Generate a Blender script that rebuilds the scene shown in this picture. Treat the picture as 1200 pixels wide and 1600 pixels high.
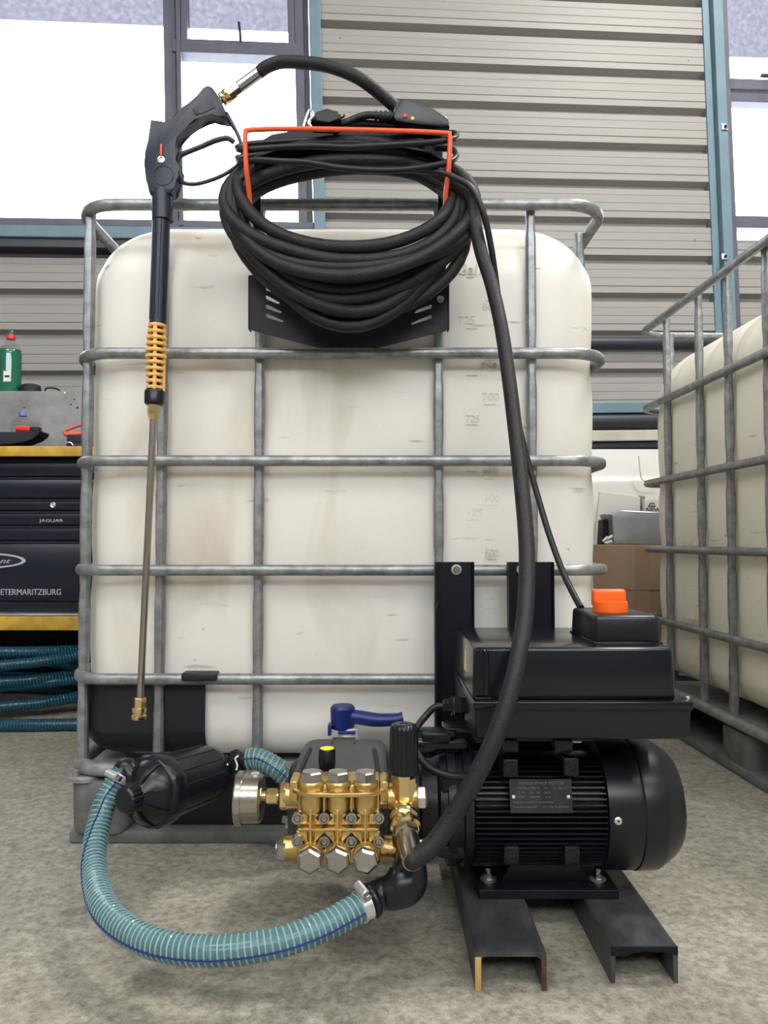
import bpy, bmesh, math, random
from mathutils import Vector, Matrix, noise
random.seed(7)
R = math.radians; PI = math.pi
for o in list(bpy.data.objects): bpy.data.objects.remove(o)
S = bpy.context.scene
COL = S.collection

# ------------------------------------------------------------ camera
H = 0.56; F = 1200.0; TH = math.atan(46 / 1200)
cd = bpy.data.cameras.new('camera'); cam = bpy.data.objects.new('camera', cd); COL.objects.link(cam)
cd.sensor_fit = 'HORIZONTAL'; cd.sensor_width = 36; cd.lens = 36.0
cd.clip_start = 0.02
cam.location = (0, 0, H); cam.rotation_euler = (PI / 2 + TH, 0, 0)
S.camera = cam

# ------------------------------------------------------------ world (overcast sky seen through the windows)
w = bpy.data.worlds.new('world'); S.world = w; w.use_nodes = True
bg = w.node_tree.nodes['Background']
bg.inputs['Color'].default_value = (0.93, 0.96, 1.0, 1); bg.inputs['Strength'].default_value = 7.0
S.view_settings.view_transform = 'Standard'; S.view_settings.look = 'None'
S.view_settings.exposure = 0.6; S.view_settings.gamma = 1.0
S.view_settings.use_curve_mapping = False

# ------------------------------------------------------------ lamps of the workshop
def area(name, loc, size, power, rot=(0, 0, 0), col=(1, .97, .92)):
    l = bpy.data.lights.new(name, 'AREA'); l.shape = 'RECTANGLE'; l.size, l.size_y = size
    l.energy = power; l.color = col
    o = bpy.data.objects.new(name, l); COL.objects.link(o); o.location = loc; o.rotation_euler = rot
    return o
area('roof_light', (1.9, 1.75, 4.3), (.35, .6), 85, (0, 0, 0))
area('roof_light', (-1.9, -.8, 4.3), (2.5, .5), 48)
area('roof_light', (1.8, -1.6, 4.3), (3.0, .5), 55)

# ------------------------------------------------------------ pixel of the photo + depth -> point of the room (for measuring)
def P(px, py, Y):
    x = (px - 600) / F; y = (800 - py) / F
    d = Vector((x, math.cos(TH) - y * math.sin(TH), math.sin(TH) + y * math.cos(TH)))
    t = Y / d.y
    return Vector((0, 0, H)) + d * t
def Z(py, Y): return P(600, py, Y).z
def X(px, Y, py=846): return P(px, py, Y).x

# ------------------------------------------------------------ materials
def mat(name, col, rough=.5, metal=0.0, noise_amt=0.0, nscale=20, bump=0.0, bscale=60, spec=.5, trans=0.0, sss=0.0, coat=0.0, col2=None, alpha=1.0, ior=1.45, emit=None, stretch=None):
    m = bpy.data.materials.new(name); m.use_nodes = True
    nt = m.node_tree; b = nt.nodes['Principled BSDF']
    b.inputs['Base Color'].default_value = (*col, 1); b.inputs['Roughness'].default_value = rough
    b.inputs['Metallic'].default_value = metal; b.inputs['Specular IOR Level'].default_value = spec
    b.inputs['Transmission Weight'].default_value = trans; b.inputs['IOR'].default_value = ior
    b.inputs['Alpha'].default_value = alpha
    if sss: b.inputs['Subsurface Weight'].default_value = sss; b.inputs['Subsurface Radius'].default_value = (.02, .02, .015); b.inputs['Subsurface Scale'].default_value = .5
    if coat: b.inputs['Coat Weight'].default_value = coat; b.inputs['Coat Roughness'].default_value = .08
    if emit: b.inputs['Emission Color'].default_value = (*emit[:3], 1); b.inputs['Emission Strength'].default_value = emit[3]
    tc = nt.nodes.new('ShaderNodeTexCoord'); co = tc.outputs['Object']
    if stretch:
        mp = nt.nodes.new('ShaderNodeMapping'); mp.inputs['Scale'].default_value = stretch
        nt.links.new(co, mp.inputs['Vector']); co = mp.outputs['Vector']
    if noise_amt or col2:
        n = nt.nodes.new('ShaderNodeTexNoise'); n.inputs['Scale'].default_value = nscale; n.inputs['Detail'].default_value = 5; n.inputs['Roughness'].default_value = .6
        nt.links.new(co, n.inputs['Vector'])
        r = nt.nodes.new('ShaderNodeValToRGB'); r.color_ramp.elements[0].position = .35; r.color_ramp.elements[1].position = .68
        c2 = col2 or tuple(c * (1 - noise_amt) for c in col)
        r.color_ramp.elements[0].color = (*c2, 1); r.color_ramp.elements[1].color = (*col, 1)
        nt.links.new(n.outputs['Fac'], r.inputs['Fac']); nt.links.new(r.outputs['Color'], b.inputs['Base Color'])
    if bump:
        n2 = nt.nodes.new('ShaderNodeTexNoise'); n2.inputs['Scale'].default_value = bscale; n2.inputs['Detail'].default_value = 4
        bp = nt.nodes.new('ShaderNodeBump'); bp.inputs['Strength'].default_value = bump; bp.inputs['Distance'].default_value = .004
        nt.links.new(co, n2.inputs['Vector']); nt.links.new(n2.outputs['Fac'], bp.inputs['Height']); nt.links.new(bp.outputs['Normal'], b.inputs['Normal'])
    return m

M = {}
M['galv'] = mat('galvanised steel', (.35, .365, .37), .40, .6, .45, 45, .25, 70)
M['galv2'] = mat('weathered galvanised steel', (.36, .365, .36), .5, .4, .45, 30, .35, 60)
M['pallet'] = mat('grey pallet plastic', (.17, .175, .17), .6, 0, .45, 22, .4, 40)
M['alu'] = mat('dented sheet metal', (.40, .39, .38), .38, .6, .35, 9, .5, 14)
M['steel'] = mat('bright steel', (.44, .43, .41), .26, 1.0, .15, 30)
M['stainless'] = mat('brushed stainless', (.46, .42, .37), .25, 1.0, .2, 40, stretch=(20, 20, 1))
M['zinc'] = mat('zinc plated steel', (.75, .75, .74), .3, .9)
M['brass'] = mat('cast brass', (.70, .50, .20), .34, .95, .22, 26, .25, 160)
M['brass2'] = mat('turned brass', (.78, .60, .30), .2, 1.0, .12, 30)
M['gray_cast'] = mat('grey painted casting', (.055, .055, .058), .5, 0, .2, 40, .2, 250)
M['blk'] = mat('black plastic', (.006, .007, .011), .30, 0, .15, 30, spec=.5)
M['blk_gloss'] = mat('glossy black moulding', (.005, .006, .010), .18, 0, spec=.5)
M['blk_matt'] = mat('matt black plastic', (.009, .010, .013), .5, 0, .2, 40)
M['blk_paint'] = mat('black paint on steel', (.006, .007, .011), .42, 0, .25, 25, .15, 90, spec=.3)
M['worn_lit_blk'] = mat('worn window lit black paint', (.085, .088, .095), .42, .25, .55, 18, .2, 60, stretch=(3, 1, 1))  # worn black paint, with window light brightened into its grey
M['motor'] = mat('black motor casting', (.004, .005, .010), .38, 0, .2, 40, .15, 150)
M['rubber'] = mat('black rubber hose', (.013, .013, .015), .58, 0, .35, 35, .3, 260)
M['cable'] = mat('black cable sheath', (.009, .009, .012), .45)
M['gun'] = mat('haze tinted black gun plastic', (.018, .024, .044), .38, 0, .2, 40, .1, 200)  # black plastic; the blue of backlit haze is put into its colour
M['yellow_grip'] = mat('amber yellow plastic', (.85, .50, .14), .42, 0, .12, 60)
M['orange'] = mat('orange plastic', (.90, .13, .01), .32)
M['red_wire'] = mat('orange red coated wire', (.78, .10, .03), .4)
M['blue'] = mat('blue valve plastic', (.010, .022, .14), .35)
M['valve'] = mat('translucent white plastic', (.62, .64, .66), .35, sss=.3)
M['yellow'] = mat('bright yellow cap', (.85, .80, .02), .4)
M['yellow_paint'] = mat('chipped yellow paint', (.62, .38, .03), .5, 0, 0, 22, .1, 60, col2=(.42, .24, .03))
M['bench_blue'] = mat('dark blue painted steel', (.006, .009, .024), .28, 0, .3, 10)
M['bench_drk'] = mat('near black bench side', (.010, .011, .018), .6)
M['teal'] = mat('teal hose wall', (.32, .54, .56), .07, 0, trans=.75, ior=1.3, spec=.6)
M['teal_rib'] = mat('milky hose spiral', (.26, .43, .45), .08, 0, trans=.2, spec=.7)
M['hose_core'] = mat('dark hose bore', (.09, .19, .21), .25)
M['navy'] = mat('navy stripe', (.01, .03, .16), .3)
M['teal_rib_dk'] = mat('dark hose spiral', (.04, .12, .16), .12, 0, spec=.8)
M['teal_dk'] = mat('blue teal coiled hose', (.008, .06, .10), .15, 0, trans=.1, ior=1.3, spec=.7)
M['win'] = mat('brown grey window frame', (.11, .11, .145), .5, 0, .2, 20)
M['blue_steel'] = mat('blue grey painted steel', (.15, .235, .285), .5, 0, .15, 12)
M['blue_side'] = M['blue_steel']
M['pipe_dk'] = mat('dark pipe', (.03, .032, .045), .45)
M['cream'] = mat('off white painted beam', (.55, .52, .44), .5, 0, .25, 9)
M['white_car'] = mat('white body paint', (.62, .61, .57), .25, 0, coat=.6)
M['white'] = mat('white board', (.70, .69, .64), .5)
M['paper'] = mat('white label', (.80, .80, .76), .6)
M['card'] = mat('brown cardboard', (.27, .185, .115), .8, 0, .15, 8)
M['silver_bag'] = mat('silver grey foil', (.40, .42, .45), .35, .35, .15, 12, .6, 10)
M['red'] = mat('red plastic', (.62, .03, .03), .35)
M['green'] = mat('green dish liquid', (.01, .22, .12), .12, 0, trans=.3)
M['bluecap'] = mat('blue bottle cap', (.12, .18, .42), .4)
M['letter'] = mat('silver lettering', (.55, .56, .58), .4, .2)
M['plate_txt'] = mat('worn plate lettering', (.16, .17, .15), .5)
M['plate'] = mat('aluminium rating plate', (.060, .062, .055), .4, .5, 0, 30, col2=(.018, .020, .028), stretch=(1, 1, .3))
M['label_yel'] = mat('yellow warning label', (.70, .55, .12), .5)
M['ceil'] = mat('roof sheet', (.50, .50, .48), .7)
M['inner'] = mat('workshop inner wall', (.38, .38, .37), .8)
M['lamp'] = mat('lamp diffuser', (.9, .9, .9), .5, emit=(1, .97, .92, 3))
M['wood'] = mat('raw timber edge', (.45, .29, .09), .7)
M['rust'] = mat('rusty edge', (.09, .045, .025), .8, 0, .4, 60)
M['glassdial'] = mat('gauge face', (.7, .7, .68), .2)

# floor concrete
def concrete():
    m = bpy.data.materials.new('worn concrete'); m.use_nodes = True; nt = m.node_tree; b = nt.nodes['Principled BSDF']
    tc = nt.nodes.new('ShaderNodeTexCoord'); N = nt.nodes.new; L = nt.links.new
    def nz(scale, det=6, rough=.62, dist=0):
        n = N('ShaderNodeTexNoise'); n.inputs['Scale'].default_value = scale; n.inputs['Detail'].default_value = det; n.inputs['Roughness'].default_value = rough; n.inputs['Distortion'].default_value = dist
        L(tc.outputs['Object'], n.inputs['Vector']); return n
    def ramp(src, a, b_, ca, cb):
        r = N('ShaderNodeValToRGB'); r.color_ramp.elements[0].position = a; r.color_ramp.elements[1].position = b_
        r.color_ramp.elements[0].color = (*ca, 1); r.color_ramp.elements[1].color = (*cb, 1); L(src, r.inputs['Fac']); return r
    def mix(mode, f, a, c):
        x = N('ShaderNodeMix'); x.data_type = 'RGBA'; x.blend_type = mode; x.inputs[0].default_value = f
        L(a, x.inputs[6]); L(c, x.inputs[7]); return x.outputs[2]
    base = ramp(nz(2.6, 6, .6, .6).outputs['Fac'], .3, .7, (.255, .235, .195), (.43, .40, .34))
    fine = ramp(nz(85, 8, .75).outputs['Fac'], .36, .60, (.42, .41, .39), (1.2, 1.2, 1.18))
    mid = ramp(nz(30, 7, .75, .6).outputs['Fac'], .38, .58, (.72, .72, .72), (1.08, 1.08, 1.08))
    spk = ramp(nz(230, 3, .6).outputs['Fac'], .30, .40, (.42, .40, .38), (1, 1, 1))
    c = mix('MULTIPLY', .8, base.outputs['Color'], fine.outputs['Color'])
    c = mix('MULTIPLY', .5, c, mid.outputs['Color'])
    c = mix('MULTIPLY', .7, c, spk.outputs['Color'])
    L(c, b.inputs['Base Color']); b.inputs['Roughness'].default_value = .72
    bp = N('ShaderNodeBump'); bp.inputs['Strength'].default_value = .4; bp.inputs['Distance'].default_value = .003
    L(nz(120, 6).outputs['Fac'], bp.inputs['Height']); L(bp.outputs['Normal'], b.inputs['Normal'])
    return m
M['floor'] = concrete()

# translucent white tank plastic with grime
def tank_mat(name, col, grime):
    m = bpy.data.materials.new(name); m.use_nodes = True; nt = m.node_tree; b = nt.nodes['Principled BSDF']; N = nt.nodes.new; L = nt.links.new
    tc = N('ShaderNodeTexCoord')
    def nz(scale, det, st=None, dist=0):
        n = N('ShaderNodeTexNoise'); n.inputs['Scale'].default_value = scale; n.inputs['Detail'].default_value = det; n.inputs['Distortion'].default_value = dist
        src = tc.outputs['Object']
        if st:
            mp = N('ShaderNodeMapping'); mp.inputs['Scale'].default_value = st; L(src, mp.inputs['Vector']); src = mp.outputs['Vector']
        L(src, n.inputs['Vector']); return n.outputs['Fac']
    def ramp(src, a, b_, ca, cb):
        r = N('ShaderNodeValToRGB'); r.color_ramp.elements[0].position = a; r.color_ramp.elements[1].position = b_
        r.color_ramp.elements[0].color = (*ca, 1); r.color_ramp.elements[1].color = (*cb, 1); L(src, r.inputs['Fac']); return r.outputs['Color']
    def mul(f, a, c):
        x = N('ShaderNodeMix'); x.data_type = 'RGBA'; x.blend_type = 'MULTIPLY'; x.inputs[0].default_value = f; L(a, x.inputs[6]); L(c, x.inputs[7]); return x.outputs[2]
    big = ramp(nz(3.5, 3), .3, .7, tuple(c * .93 for c in col), col)
    smear = ramp(nz(5, 6, (1, 1, .45), .8), .27, .45, grime, (1, 1, 1))
    dots = ramp(nz(34, 2), .22, .27, (.35, .32, .28), (1, 1, 1))
    scuff = ramp(nz(9, 7, (1, 1, 6)), .26, .33, (.55, .52, .47), (1, 1, 1))
    c = mul(.9, big, smear); c = mul(.8, c, dots); c = mul(.8, c, scuff)
    L(c, b.inputs['Base Color']); b.inputs['Roughness'].default_value = .42
    b.inputs['Subsurface Weight'].default_value = .35; b.inputs['Subsurface Radius'].default_value = (.06, .055, .045); b.inputs['Subsurface Scale'].default_value = 1.0
    return m
M['tank'] = tank_mat('translucent white tank plastic', (.80, .765, .70), (.74, .68, .58))
M['tank_y'] = tank_mat('yellowed tank plastic', (.80, .755, .63), (.85, .80, .72))
M['emboss'] = mat('moulded tank lettering', (.66, .63, .575), .5)

def sheet_mat():
    m = mat('beige painted roof sheet', (.325, .31, .292), .5, 0, .07, 3, stretch=(.4, 1, 12), spec=.3)
    return m
M['sheet'] = sheet_mat()

def glass_mat(name, tint, frost):
    m = bpy.data.materials.new(name); m.use_nodes = True; nt = m.node_tree; nt.nodes.clear(); N = nt.nodes.new; L = nt.links.new
    out = N('ShaderNodeOutputMaterial'); t = N('ShaderNodeBsdfTransparent'); g = N('ShaderNodeBsdfGlossy'); mx = N('ShaderNodeMixShader')
    t.inputs['Color'].default_value = (*tint, 1); g.inputs['Roughness'].default_value = .3 if frost else .02; mx.inputs[0].default_value = .05
    if frost:
        tc = N('ShaderNodeTexCoord'); n = N('ShaderNodeTexNoise'); n.inputs['Scale'].default_value = 45; n.inputs['Detail'].default_value = 6; L(tc.outputs['Object'], n.inputs['Vector'])
        r = N('ShaderNodeValToRGB'); r.color_ramp.elements[0].position = .35; r.color_ramp.elements[1].position = .7
        r.color_ramp.elements[0].color = (*[c * .86 for c in tint], 1); r.color_ramp.elements[1].color = (*[min(1, c * 1.1) for c in tint], 1)
        L(n.outputs['Fac'], r.inputs['Fac']); L(r.outputs['Color'], t.inputs['Color'])
    L(t.outputs[0], mx.inputs[1]); L(g.outputs[0], mx.inputs[2]); L(mx.outputs[0], out.inputs[0])
    return m
M['glass'] = glass_mat('window glass', (.94, .96, .98), False)
M['clear'] = glass_mat('clear plastic', (.90, .92, .92), False)
M['frost'] = glass_mat('frosted dusty glass', (.24, .24, .27), True)

# ------------------------------------------------------------ mesh builder
def catmull(pts, n=8, closed=False):
    pts = [Vector(p) for p in pts]; out = []
    N = len(pts)
    segs = N if closed else N - 1
    for i in range(segs):
        if closed: p0, p1, p2, p3 = pts[(i - 1) % N], pts[i], pts[(i + 1) % N], pts[(i + 2) % N]
        else:
            p1, p2 = pts[i], pts[i + 1]
            p0 = pts[i - 1] if i else p1 * 2 - p2
            p3 = pts[i + 2] if i + 2 < N else p2 * 2 - p1
        for k in range(n):
            t = k / n
            out.append(.5 * ((2 * p1) + (p2 - p0) * t + (2 * p0 - 5 * p1 + 4 * p2 - p3) * t * t + (3 * p1 - p0 - 3 * p2 + p3) * t ** 3))
    if not closed: out.append(pts[-1])
    return out

class MB:
    def __init__(s): s.bm = bmesh.new()
    def _f(s, vs):
        try: return s.bm.faces.new(vs)
        except ValueError: return None
    def box(s, a, b, bev=0, seg=2, mtx=None, taper=None):
        a = Vector(a); b = Vector(b)
        lo = Vector(map(min, a, b)); hi = Vector(map(max, a, b)); v = []
        for z in (0, 1):
            for (x, y) in ((0, 0), (1, 0), (1, 1), (0, 1)):
                p = Vector((hi.x if x else lo.x, hi.y if y else lo.y, hi.z if z else lo.z))
                if taper and z:
                    c = (lo + hi) / 2; p.x = c.x + (p.x - c.x) * taper[0]; p.y = c.y + (p.y - c.y) * taper[1]
                v.append(s.bm.verts.new(mtx @ p if mtx else p))
        fs = [s._f([v[i] for i in q]) for q in ((3, 2, 1, 0), (4, 5, 6, 7), (0, 1, 5, 4), (1, 2, 6, 5), (2, 3, 7, 6), (3, 0, 4, 7))]
        if bev:
            es = list({e for f in fs for e in f.edges})
            bmesh.ops.bevel(s.bm, geom=es, offset=bev, segments=seg, profile=.5, affect='EDGES', clamp_overlap=True)
        return s
    def rings(s, rings, cap=True, closed=False):
        vr = [[s.bm.verts.new(p) for p in r] for r in rings]; n = len(vr[0])
        m = len(vr) if closed else len(vr) - 1
        for i in range(m):
            A, B = vr[i], vr[(i + 1) % len(vr)]
            for j in range(n): s._f((A[j], A[(j + 1) % n], B[(j + 1) % n], B[j]))
        if cap and not closed:
            s._f(list(reversed(vr[0]))); s._f(vr[-1])
        return s
    def tube(s, pts, r, seg=12, closed=False, cap=True, flat=1.0, sq=0.0, up=None):
        pts = [Vector(p) for p in pts]; n = len(pts)
        rf = r if callable(r) else (lambda t: r)
        T = []
        for i in range(n):
            a = pts[(i - 1) % n] if (closed or i) else pts[0]; b = pts[(i + 1) % n] if (closed or i < n - 1) else pts[-1]
            T.append((b - a).normalized())
        u = Vector(up) if up else (Vector((0, 0, 1)) if abs(T[0].z) < .9 else Vector((1, 0, 0)))
        u = (u - T[0] * u.dot(T[0])).normalized(); fr = []
        for i in range(n):
            if i:
                ax = T[i - 1].cross(T[i])
                if ax.length > 1e-8: u = Matrix.Rotation(T[i - 1].angle(T[i]), 3, ax.normalized()) @ u
            u = (u - T[i] * u.dot(T[i])).normalized(); fr.append(u.copy())
        rs = []
        for i in range(n):
            v = T[i].cross(fr[i]); rr = rf(i / max(1, n - 1)); ring = []
            for k in range(seg):
                a = 2 * PI * k / seg; c, d = math.cos(a), math.sin(a)
                if sq:
                    q = (abs(c) ** (2 + sq) + abs(d) ** (2 + sq)) ** (-1 / (2 + sq)); c, d = c * q, d * q
                ring.append(pts[i] + fr[i] * (rr * flat * c) + v * (rr * d))
            rs.append(ring)
        return s.rings(rs, cap, closed)
    def lathe(s, p, d, prof, seg=32, cap=True, phase=0, up=None, wob=None):
        """prof: (distance along d from p, radius)"""
        p = Vector(p); d = Vector(d).normalized()
        u = Vector(up) if up else (Vector((0, 0, 1)) if abs(d.z) < .9 else Vector((1, 0, 0)))
        u = (u - d * u.dot(d)).normalized(); v = d.cross(u)
        rs = []
        for (t, r) in prof:
            r = max(r, 1e-5)
            rs.append([p + d * t + (u * math.cos(2 * PI * k / seg + phase) + v * math.sin(2 * PI * k / seg + phase)) * r * (wob(2 * PI * k / seg, t) if wob else 1) for k in range(seg)])
        return s.rings(rs, cap)
    def cyl(s, a, b, r, seg=24, bev=0):
        a = Vector(a); b = Vector(b); L = (b - a).length
        pr = [(0, r), (L, r)] if not bev else [(0, r - bev), (bev, r), (L - bev, r), (L, r - bev)]
        return s.lathe(a, b - a, pr, seg)
    def hexn(s, a, b, r, bev=.12, n=6, phase=0):
        a = Vector(a); b = Vector(b); L = (b - a).length; c = min(L * .3, r * bev)
        s.lathe(a, b - a, [(0, r), (L - c, r), (L, r * .86)], n, phase=phase); return s
    def prism(s, poly, y0, y1, bev=0, axis='y', off=None):
        """poly: list of (x,z); extruded along y from y0 to y1"""
        def pt(a, b, t): return Vector((a, t, b)) if axis == 'y' else (Vector((t, a, b)) if axis == 'x' else Vector((a, b, t)))
        A = [s.bm.verts.new(pt(a, b, y0)) for a, b in poly]; B = [s.bm.verts.new(pt(a, b, y1)) for a, b in poly]; n = len(A)
        f0 = s._f(list(reversed(A))); f1 = s._f(B); es = set()
        for i in range(n): s._f((A[i], A[(i + 1) % n], B[(i + 1) % n], B[i]))
        if bev:
            es = {e for f in (f0, f1) for e in f.edges}
            bmesh.ops.bevel(s.bm, geom=list(es), offset=bev, segments=2, profile=.5, affect='EDGES', clamp_overlap=True)
        return s
    def ball(s, c, r, seg=20, sc=(1, 1, 1), mtx=None):
        m = Matrix.Translation(Vector(c)) @ (mtx or Matrix.Identity(4)) @ Matrix.Diagonal((r * sc[0], r * sc[1], r * sc[2], 1))
        bmesh.ops.create_uvsphere(s.bm, u_segments=seg, v_segments=max(6, seg // 2), radius=1, matrix=m); return s
    def build(s, name, material, parent=None, smooth=True, world=True, angle=38):
        bmesh.ops.recalc_face_normals(s.bm, faces=s.bm.faces[:])
        me = bpy.data.meshes.new(name); s.bm.to_mesh(me); s.bm.free()
        root = parent
        while root is not None and root.parent is not None: root = root.parent
        if world and root is not None: me.transform(root.matrix_basis.inverted())
        return link(name, me, material, parent, smooth, angle)

def link(name, me, material, parent=None, smooth=True, angle=38):
    if material is not None: me.materials.clear(); me.materials.append(material)
    if smooth:
        me.shade_smooth(); me.set_sharp_from_angle(angle=R(angle))
    o = bpy.data.objects.new(name, me); COL.objects.link(o)
    if parent is not None: o.parent = parent
    else:
        # origin at the middle of the base
        xs = [v.co for v in me.vertices]
        c = Vector(((min(v.x for v in xs) + max(v.x for v in xs)) / 2, (min(v.y for v in xs) + max(v.y for v in xs)) / 2, min(v.z for v in xs)))
        me.transform(Matrix.Translation(-c)); o.location = c
    return o
def tag(o, label=None, cat=None, group=None, kind=None):
    if label: o['label'] = label
    if cat: o['category'] = cat
    if group: o['group'] = group
    if kind: o['kind'] = kind
    return o
def thing(name, label, cat, loc=(0, 0, 0), rz=0, group=None):
    o = bpy.data.objects.new(name, None); COL.objects.link(o); o.empty_display_size = .1
    o.location = loc; o.rotation_euler = (0, 0, rz)
    o.matrix_basis = Matrix.Translation(Vector(loc)) @ Matrix.Rotation(rz, 4, 'Z')
    return tag(o, label, cat, group)
def text(name, body, size, mtx, material, parent, depth=.0006, align='LEFT', shear=0, sx=1.0):
    c = bpy.data.curves.new(name, 'FONT'); c.body = body; c.size = size; c.extrude = depth; c.align_x = align; c.shear = shear; c.space_character = 1.0
    t = bpy.data.objects.new(name, c); COL.objects.link(t)
    bpy.context.view_layer.update()
    me = bpy.data.meshes.new_from_object(t.evaluated_get(bpy.context.evaluated_depsgraph_get()))
    bpy.data.objects.remove(t); bpy.data.curves.remove(c)
    me.transform(mtx @ Matrix.Diagonal((sx, 1, 1, 1)))
    root = parent
    while root is not None and root.parent is not None: root = root.parent
    if root is not None: me.transform(root.matrix_basis.inverted())
    me.name = name
    return link(name, me, material, parent, False)
def facing(p, tilt=0):
    """text lying in a plane that faces -Y at p, tilted back about X"""
    return Matrix.Translation(Vector(p)) @ Matrix.Rotation(PI / 2 - tilt, 4, 'X')
def arc2(cx, cy, r, a0, a1, n=6):
    return [(cx + r * math.cos(a0 + (a1 - a0) * i / n), cy + r * math.sin(a0 + (a1 - a0) * i / n)) for i in range(n + 1)]
def rrect(x0, x1, y0, y1, r, n=6):
    return arc2(x1 - r, y1 - r, r, 0, PI / 2, n) + arc2(x0 + r, y1 - r, r, PI / 2, PI, n) + arc2(x0 + r, y0 + r, r, PI, 1.5 * PI, n) + arc2(x1 - r, y0 + r, r, 1.5 * PI, 2 * PI, n)
# ============================================================ THE ROOM
# the far wall stands slightly askew to the tanks: frame (u along it, v up, d toward the camera)
WB = math.atan(.10); WT = -.026
WM = Matrix.Translation((0, 3.42, 0)) @ Matrix.Rotation(WB, 4, 'Z') @ Matrix.Rotation(WT, 4, 'Y')
WMi = WM.inverted()
def WP(px, py, dep=0.0):
    o = WMi @ Vector((0, 0, H)); d = (WMi.to_3x3() @ (P(px, py, 1.0) - Vector((0, 0, H))))
    t = (-dep - o.y) / d.y; q = o + d * t
    return q.x, q.z
def wbox(m, px0, py0, px1, py1, d0, d1, bev=0):
    """box on the wall between two measured corners, from d0 to d1 in front of it"""
    u0, v0 = WP(px0, py0); u1, v1 = WP(px1, py1)
    m.box((u0, -d0, v0), (u1, -d1, v1), bev, mtx=WM); return m
def wboxl(m, u0, v0, u1, v1, d0, d1, bev=0): m.box((u0, -d0, v0), (u1, -d1, v1), bev, mtx=WM); return m
def struct(m, name, material, parent=None, smooth=False):
    o = m.build(name, material, parent, smooth); 
    if parent is None: o['kind'] = 'structure'
    return o

m = MB(); m.box((-5, -4, -.1), (5, 4.6, 0)); struct(m, 'floor', M['floor'])
m = MB(); m.box((-5, -4, 4.5), (5, 4.6, 4.6)); struct(m, 'ceiling', M['ceil'])
m = MB(); m.box((-5.1, -4, 0), (-5, 4.6, 4.5)); struct(m, 'wall_left', M['inner'])
m = MB(); m.box((5, -4, 0), (5.1, 4.6, 4.5)); struct(m, 'wall_right', M['inner'])
# high band of clerestory openings behind the camera
m = MB(); m.box((-5, -4.1, 0), (5, -4, 3.1)); m.box((-5, -4.1, 4.3), (5, -4, 4.5)); m.box((-5, -4.1, 3.1), (-3.6, -4, 4.3)); m.box((3.6, -4.1, 3.1), (5, -4, 4.3)); struct(m, 'wall_behind', M['inner'])

# window openings in wall coordinates
uLw0 = -2.9; uLw1 = WP(487, 200, .05)[0]; uRw0 = WP(1138, 200, .05)[0]; uRw1 = 3.4
vsill = WP(120, 352, .05)[1]; vsillR = WP(1170, 425)[1] - .35; vtop = 3.6
# profiled sheet: trapezoid ribs along u, pitch in v
def sheet(m, u0, u1, v0, v1):
    pitch = .1755; base = [(0, 0), (.022, 0), (.034, .041), (.062, .041), (.064, .037), (.067, .041), (.100, .041), (.102, .039), (.105, .041), (.137, .041), (.139, .0395), (.142, .041), (.1675, .041)]
    k0 = int(math.floor((v0 - OFF) / pitch)) - 1; full = [(OFF + k * pitch + a, b) for k in range(k0, int((v1 - v0) / pitch) + k0 + 5) for a, b in base]
    def at(v):
        for (a, b), (c, d) in zip(full, full[1:]):
            if a <= v <= c: return b + (d - b) * (v - a) / (c - a)
    prof = [(v0, at(v0))] + [(a, b) for a, b in full if v0 < a < v1] + [(v1, at(v1))]
    A = [m.bm.verts.new(WM @ Vector((u0, -b, a))) for a, b in prof]; B = [m.bm.verts.new(WM @ Vector((u1, -b, a))) for a, b in prof]
    for i in range(len(A) - 1): m._f((A[i], B[i], B[i + 1], A[i + 1]))
OFF = .06
m = MB()
sheet(m, -5.2, 5.2, -.3, vsill - .02)
sheet(m, uLw1 + .02, uRw0 - .02, vsill - .02, 4.8)
sheet(m, -5.2, uLw0, vsill - .02, 4.8); sheet(m, uRw1, 5.2, vsill - .02, 4.8)
sheet(m, -5.2, uLw1 + .02, vtop, 4.8); sheet(m, uRw0 - .02, 5.2, vtop, 4.8)
wb = struct(m, 'wall_back', M['sheet'])
md = MB()
for (px, py) in ((531, 68), (1069, 103), (1079, 380)):
    u, v = WP(px, py); md.ball(WM @ Vector((u, -.038, v)), .009, 8, (.6, .4, 1.2))
md.build('dark_spot', M['blk_matt'], wb)  # small black raised spots on the sheet
# blue steel posts and rails
m = MB(); wboxl(m, WP(486, 150, .07)[0], vsill - .05, WP(504, 150, .07)[0], 4.4, .0, .07, .004); struct(m, 'trim_1', M['blue_steel'])
m = MB(); u0, u1 = WP(1111, 200, .08)[0], WP(1137, 200, .08)[0]
wboxl(m, u0, -.0, u0 + (u1 - u0) * .42, 4.4, .0, .05, .003); wboxl(m, u0 + (u1 - u0) * .42, -.0, u1, 4.4, .0, .085, .003)
p2 = struct(m, 'trim_2', M['blue_steel'])
for py in (198, 401):
    u, v = WP(1133, py, .09); q = MB(); wboxl(q, u - .016, v - .014, u + .016, v + .014, .085, .092, .002); c = q.build('clip', M['zinc'], p2)
    q = MB(); q.cyl(WM @ Vector((u, -.09, v)), WM @ Vector((u, -.097, v)), .007, 10); q.build('screw', M['blk_paint'], c)
m = MB(); v0 = WP(100, 372, .1)[1]; wboxl(m, -5, v0 + .004, uLw1, WP(100, 351.5, .1)[1], .0, .10, .004); struct(m, 'trim_3', M['blue_steel'])
m = MB(); wboxl(m, -5, v0 - .034, uLw1, v0 + .004, .0, .085, .003); struct(m, 'trim_4', M['pipe_dk'])
m = MB(); va, vb = WP(975, 645, .09)[1], WP(975, 628, .09)[1]; wboxl(m, WP(700, 600)[0], va, 4.6, vb, .0, .09, .004); struct(m, 'trim_5', M['blue_steel'])
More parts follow.
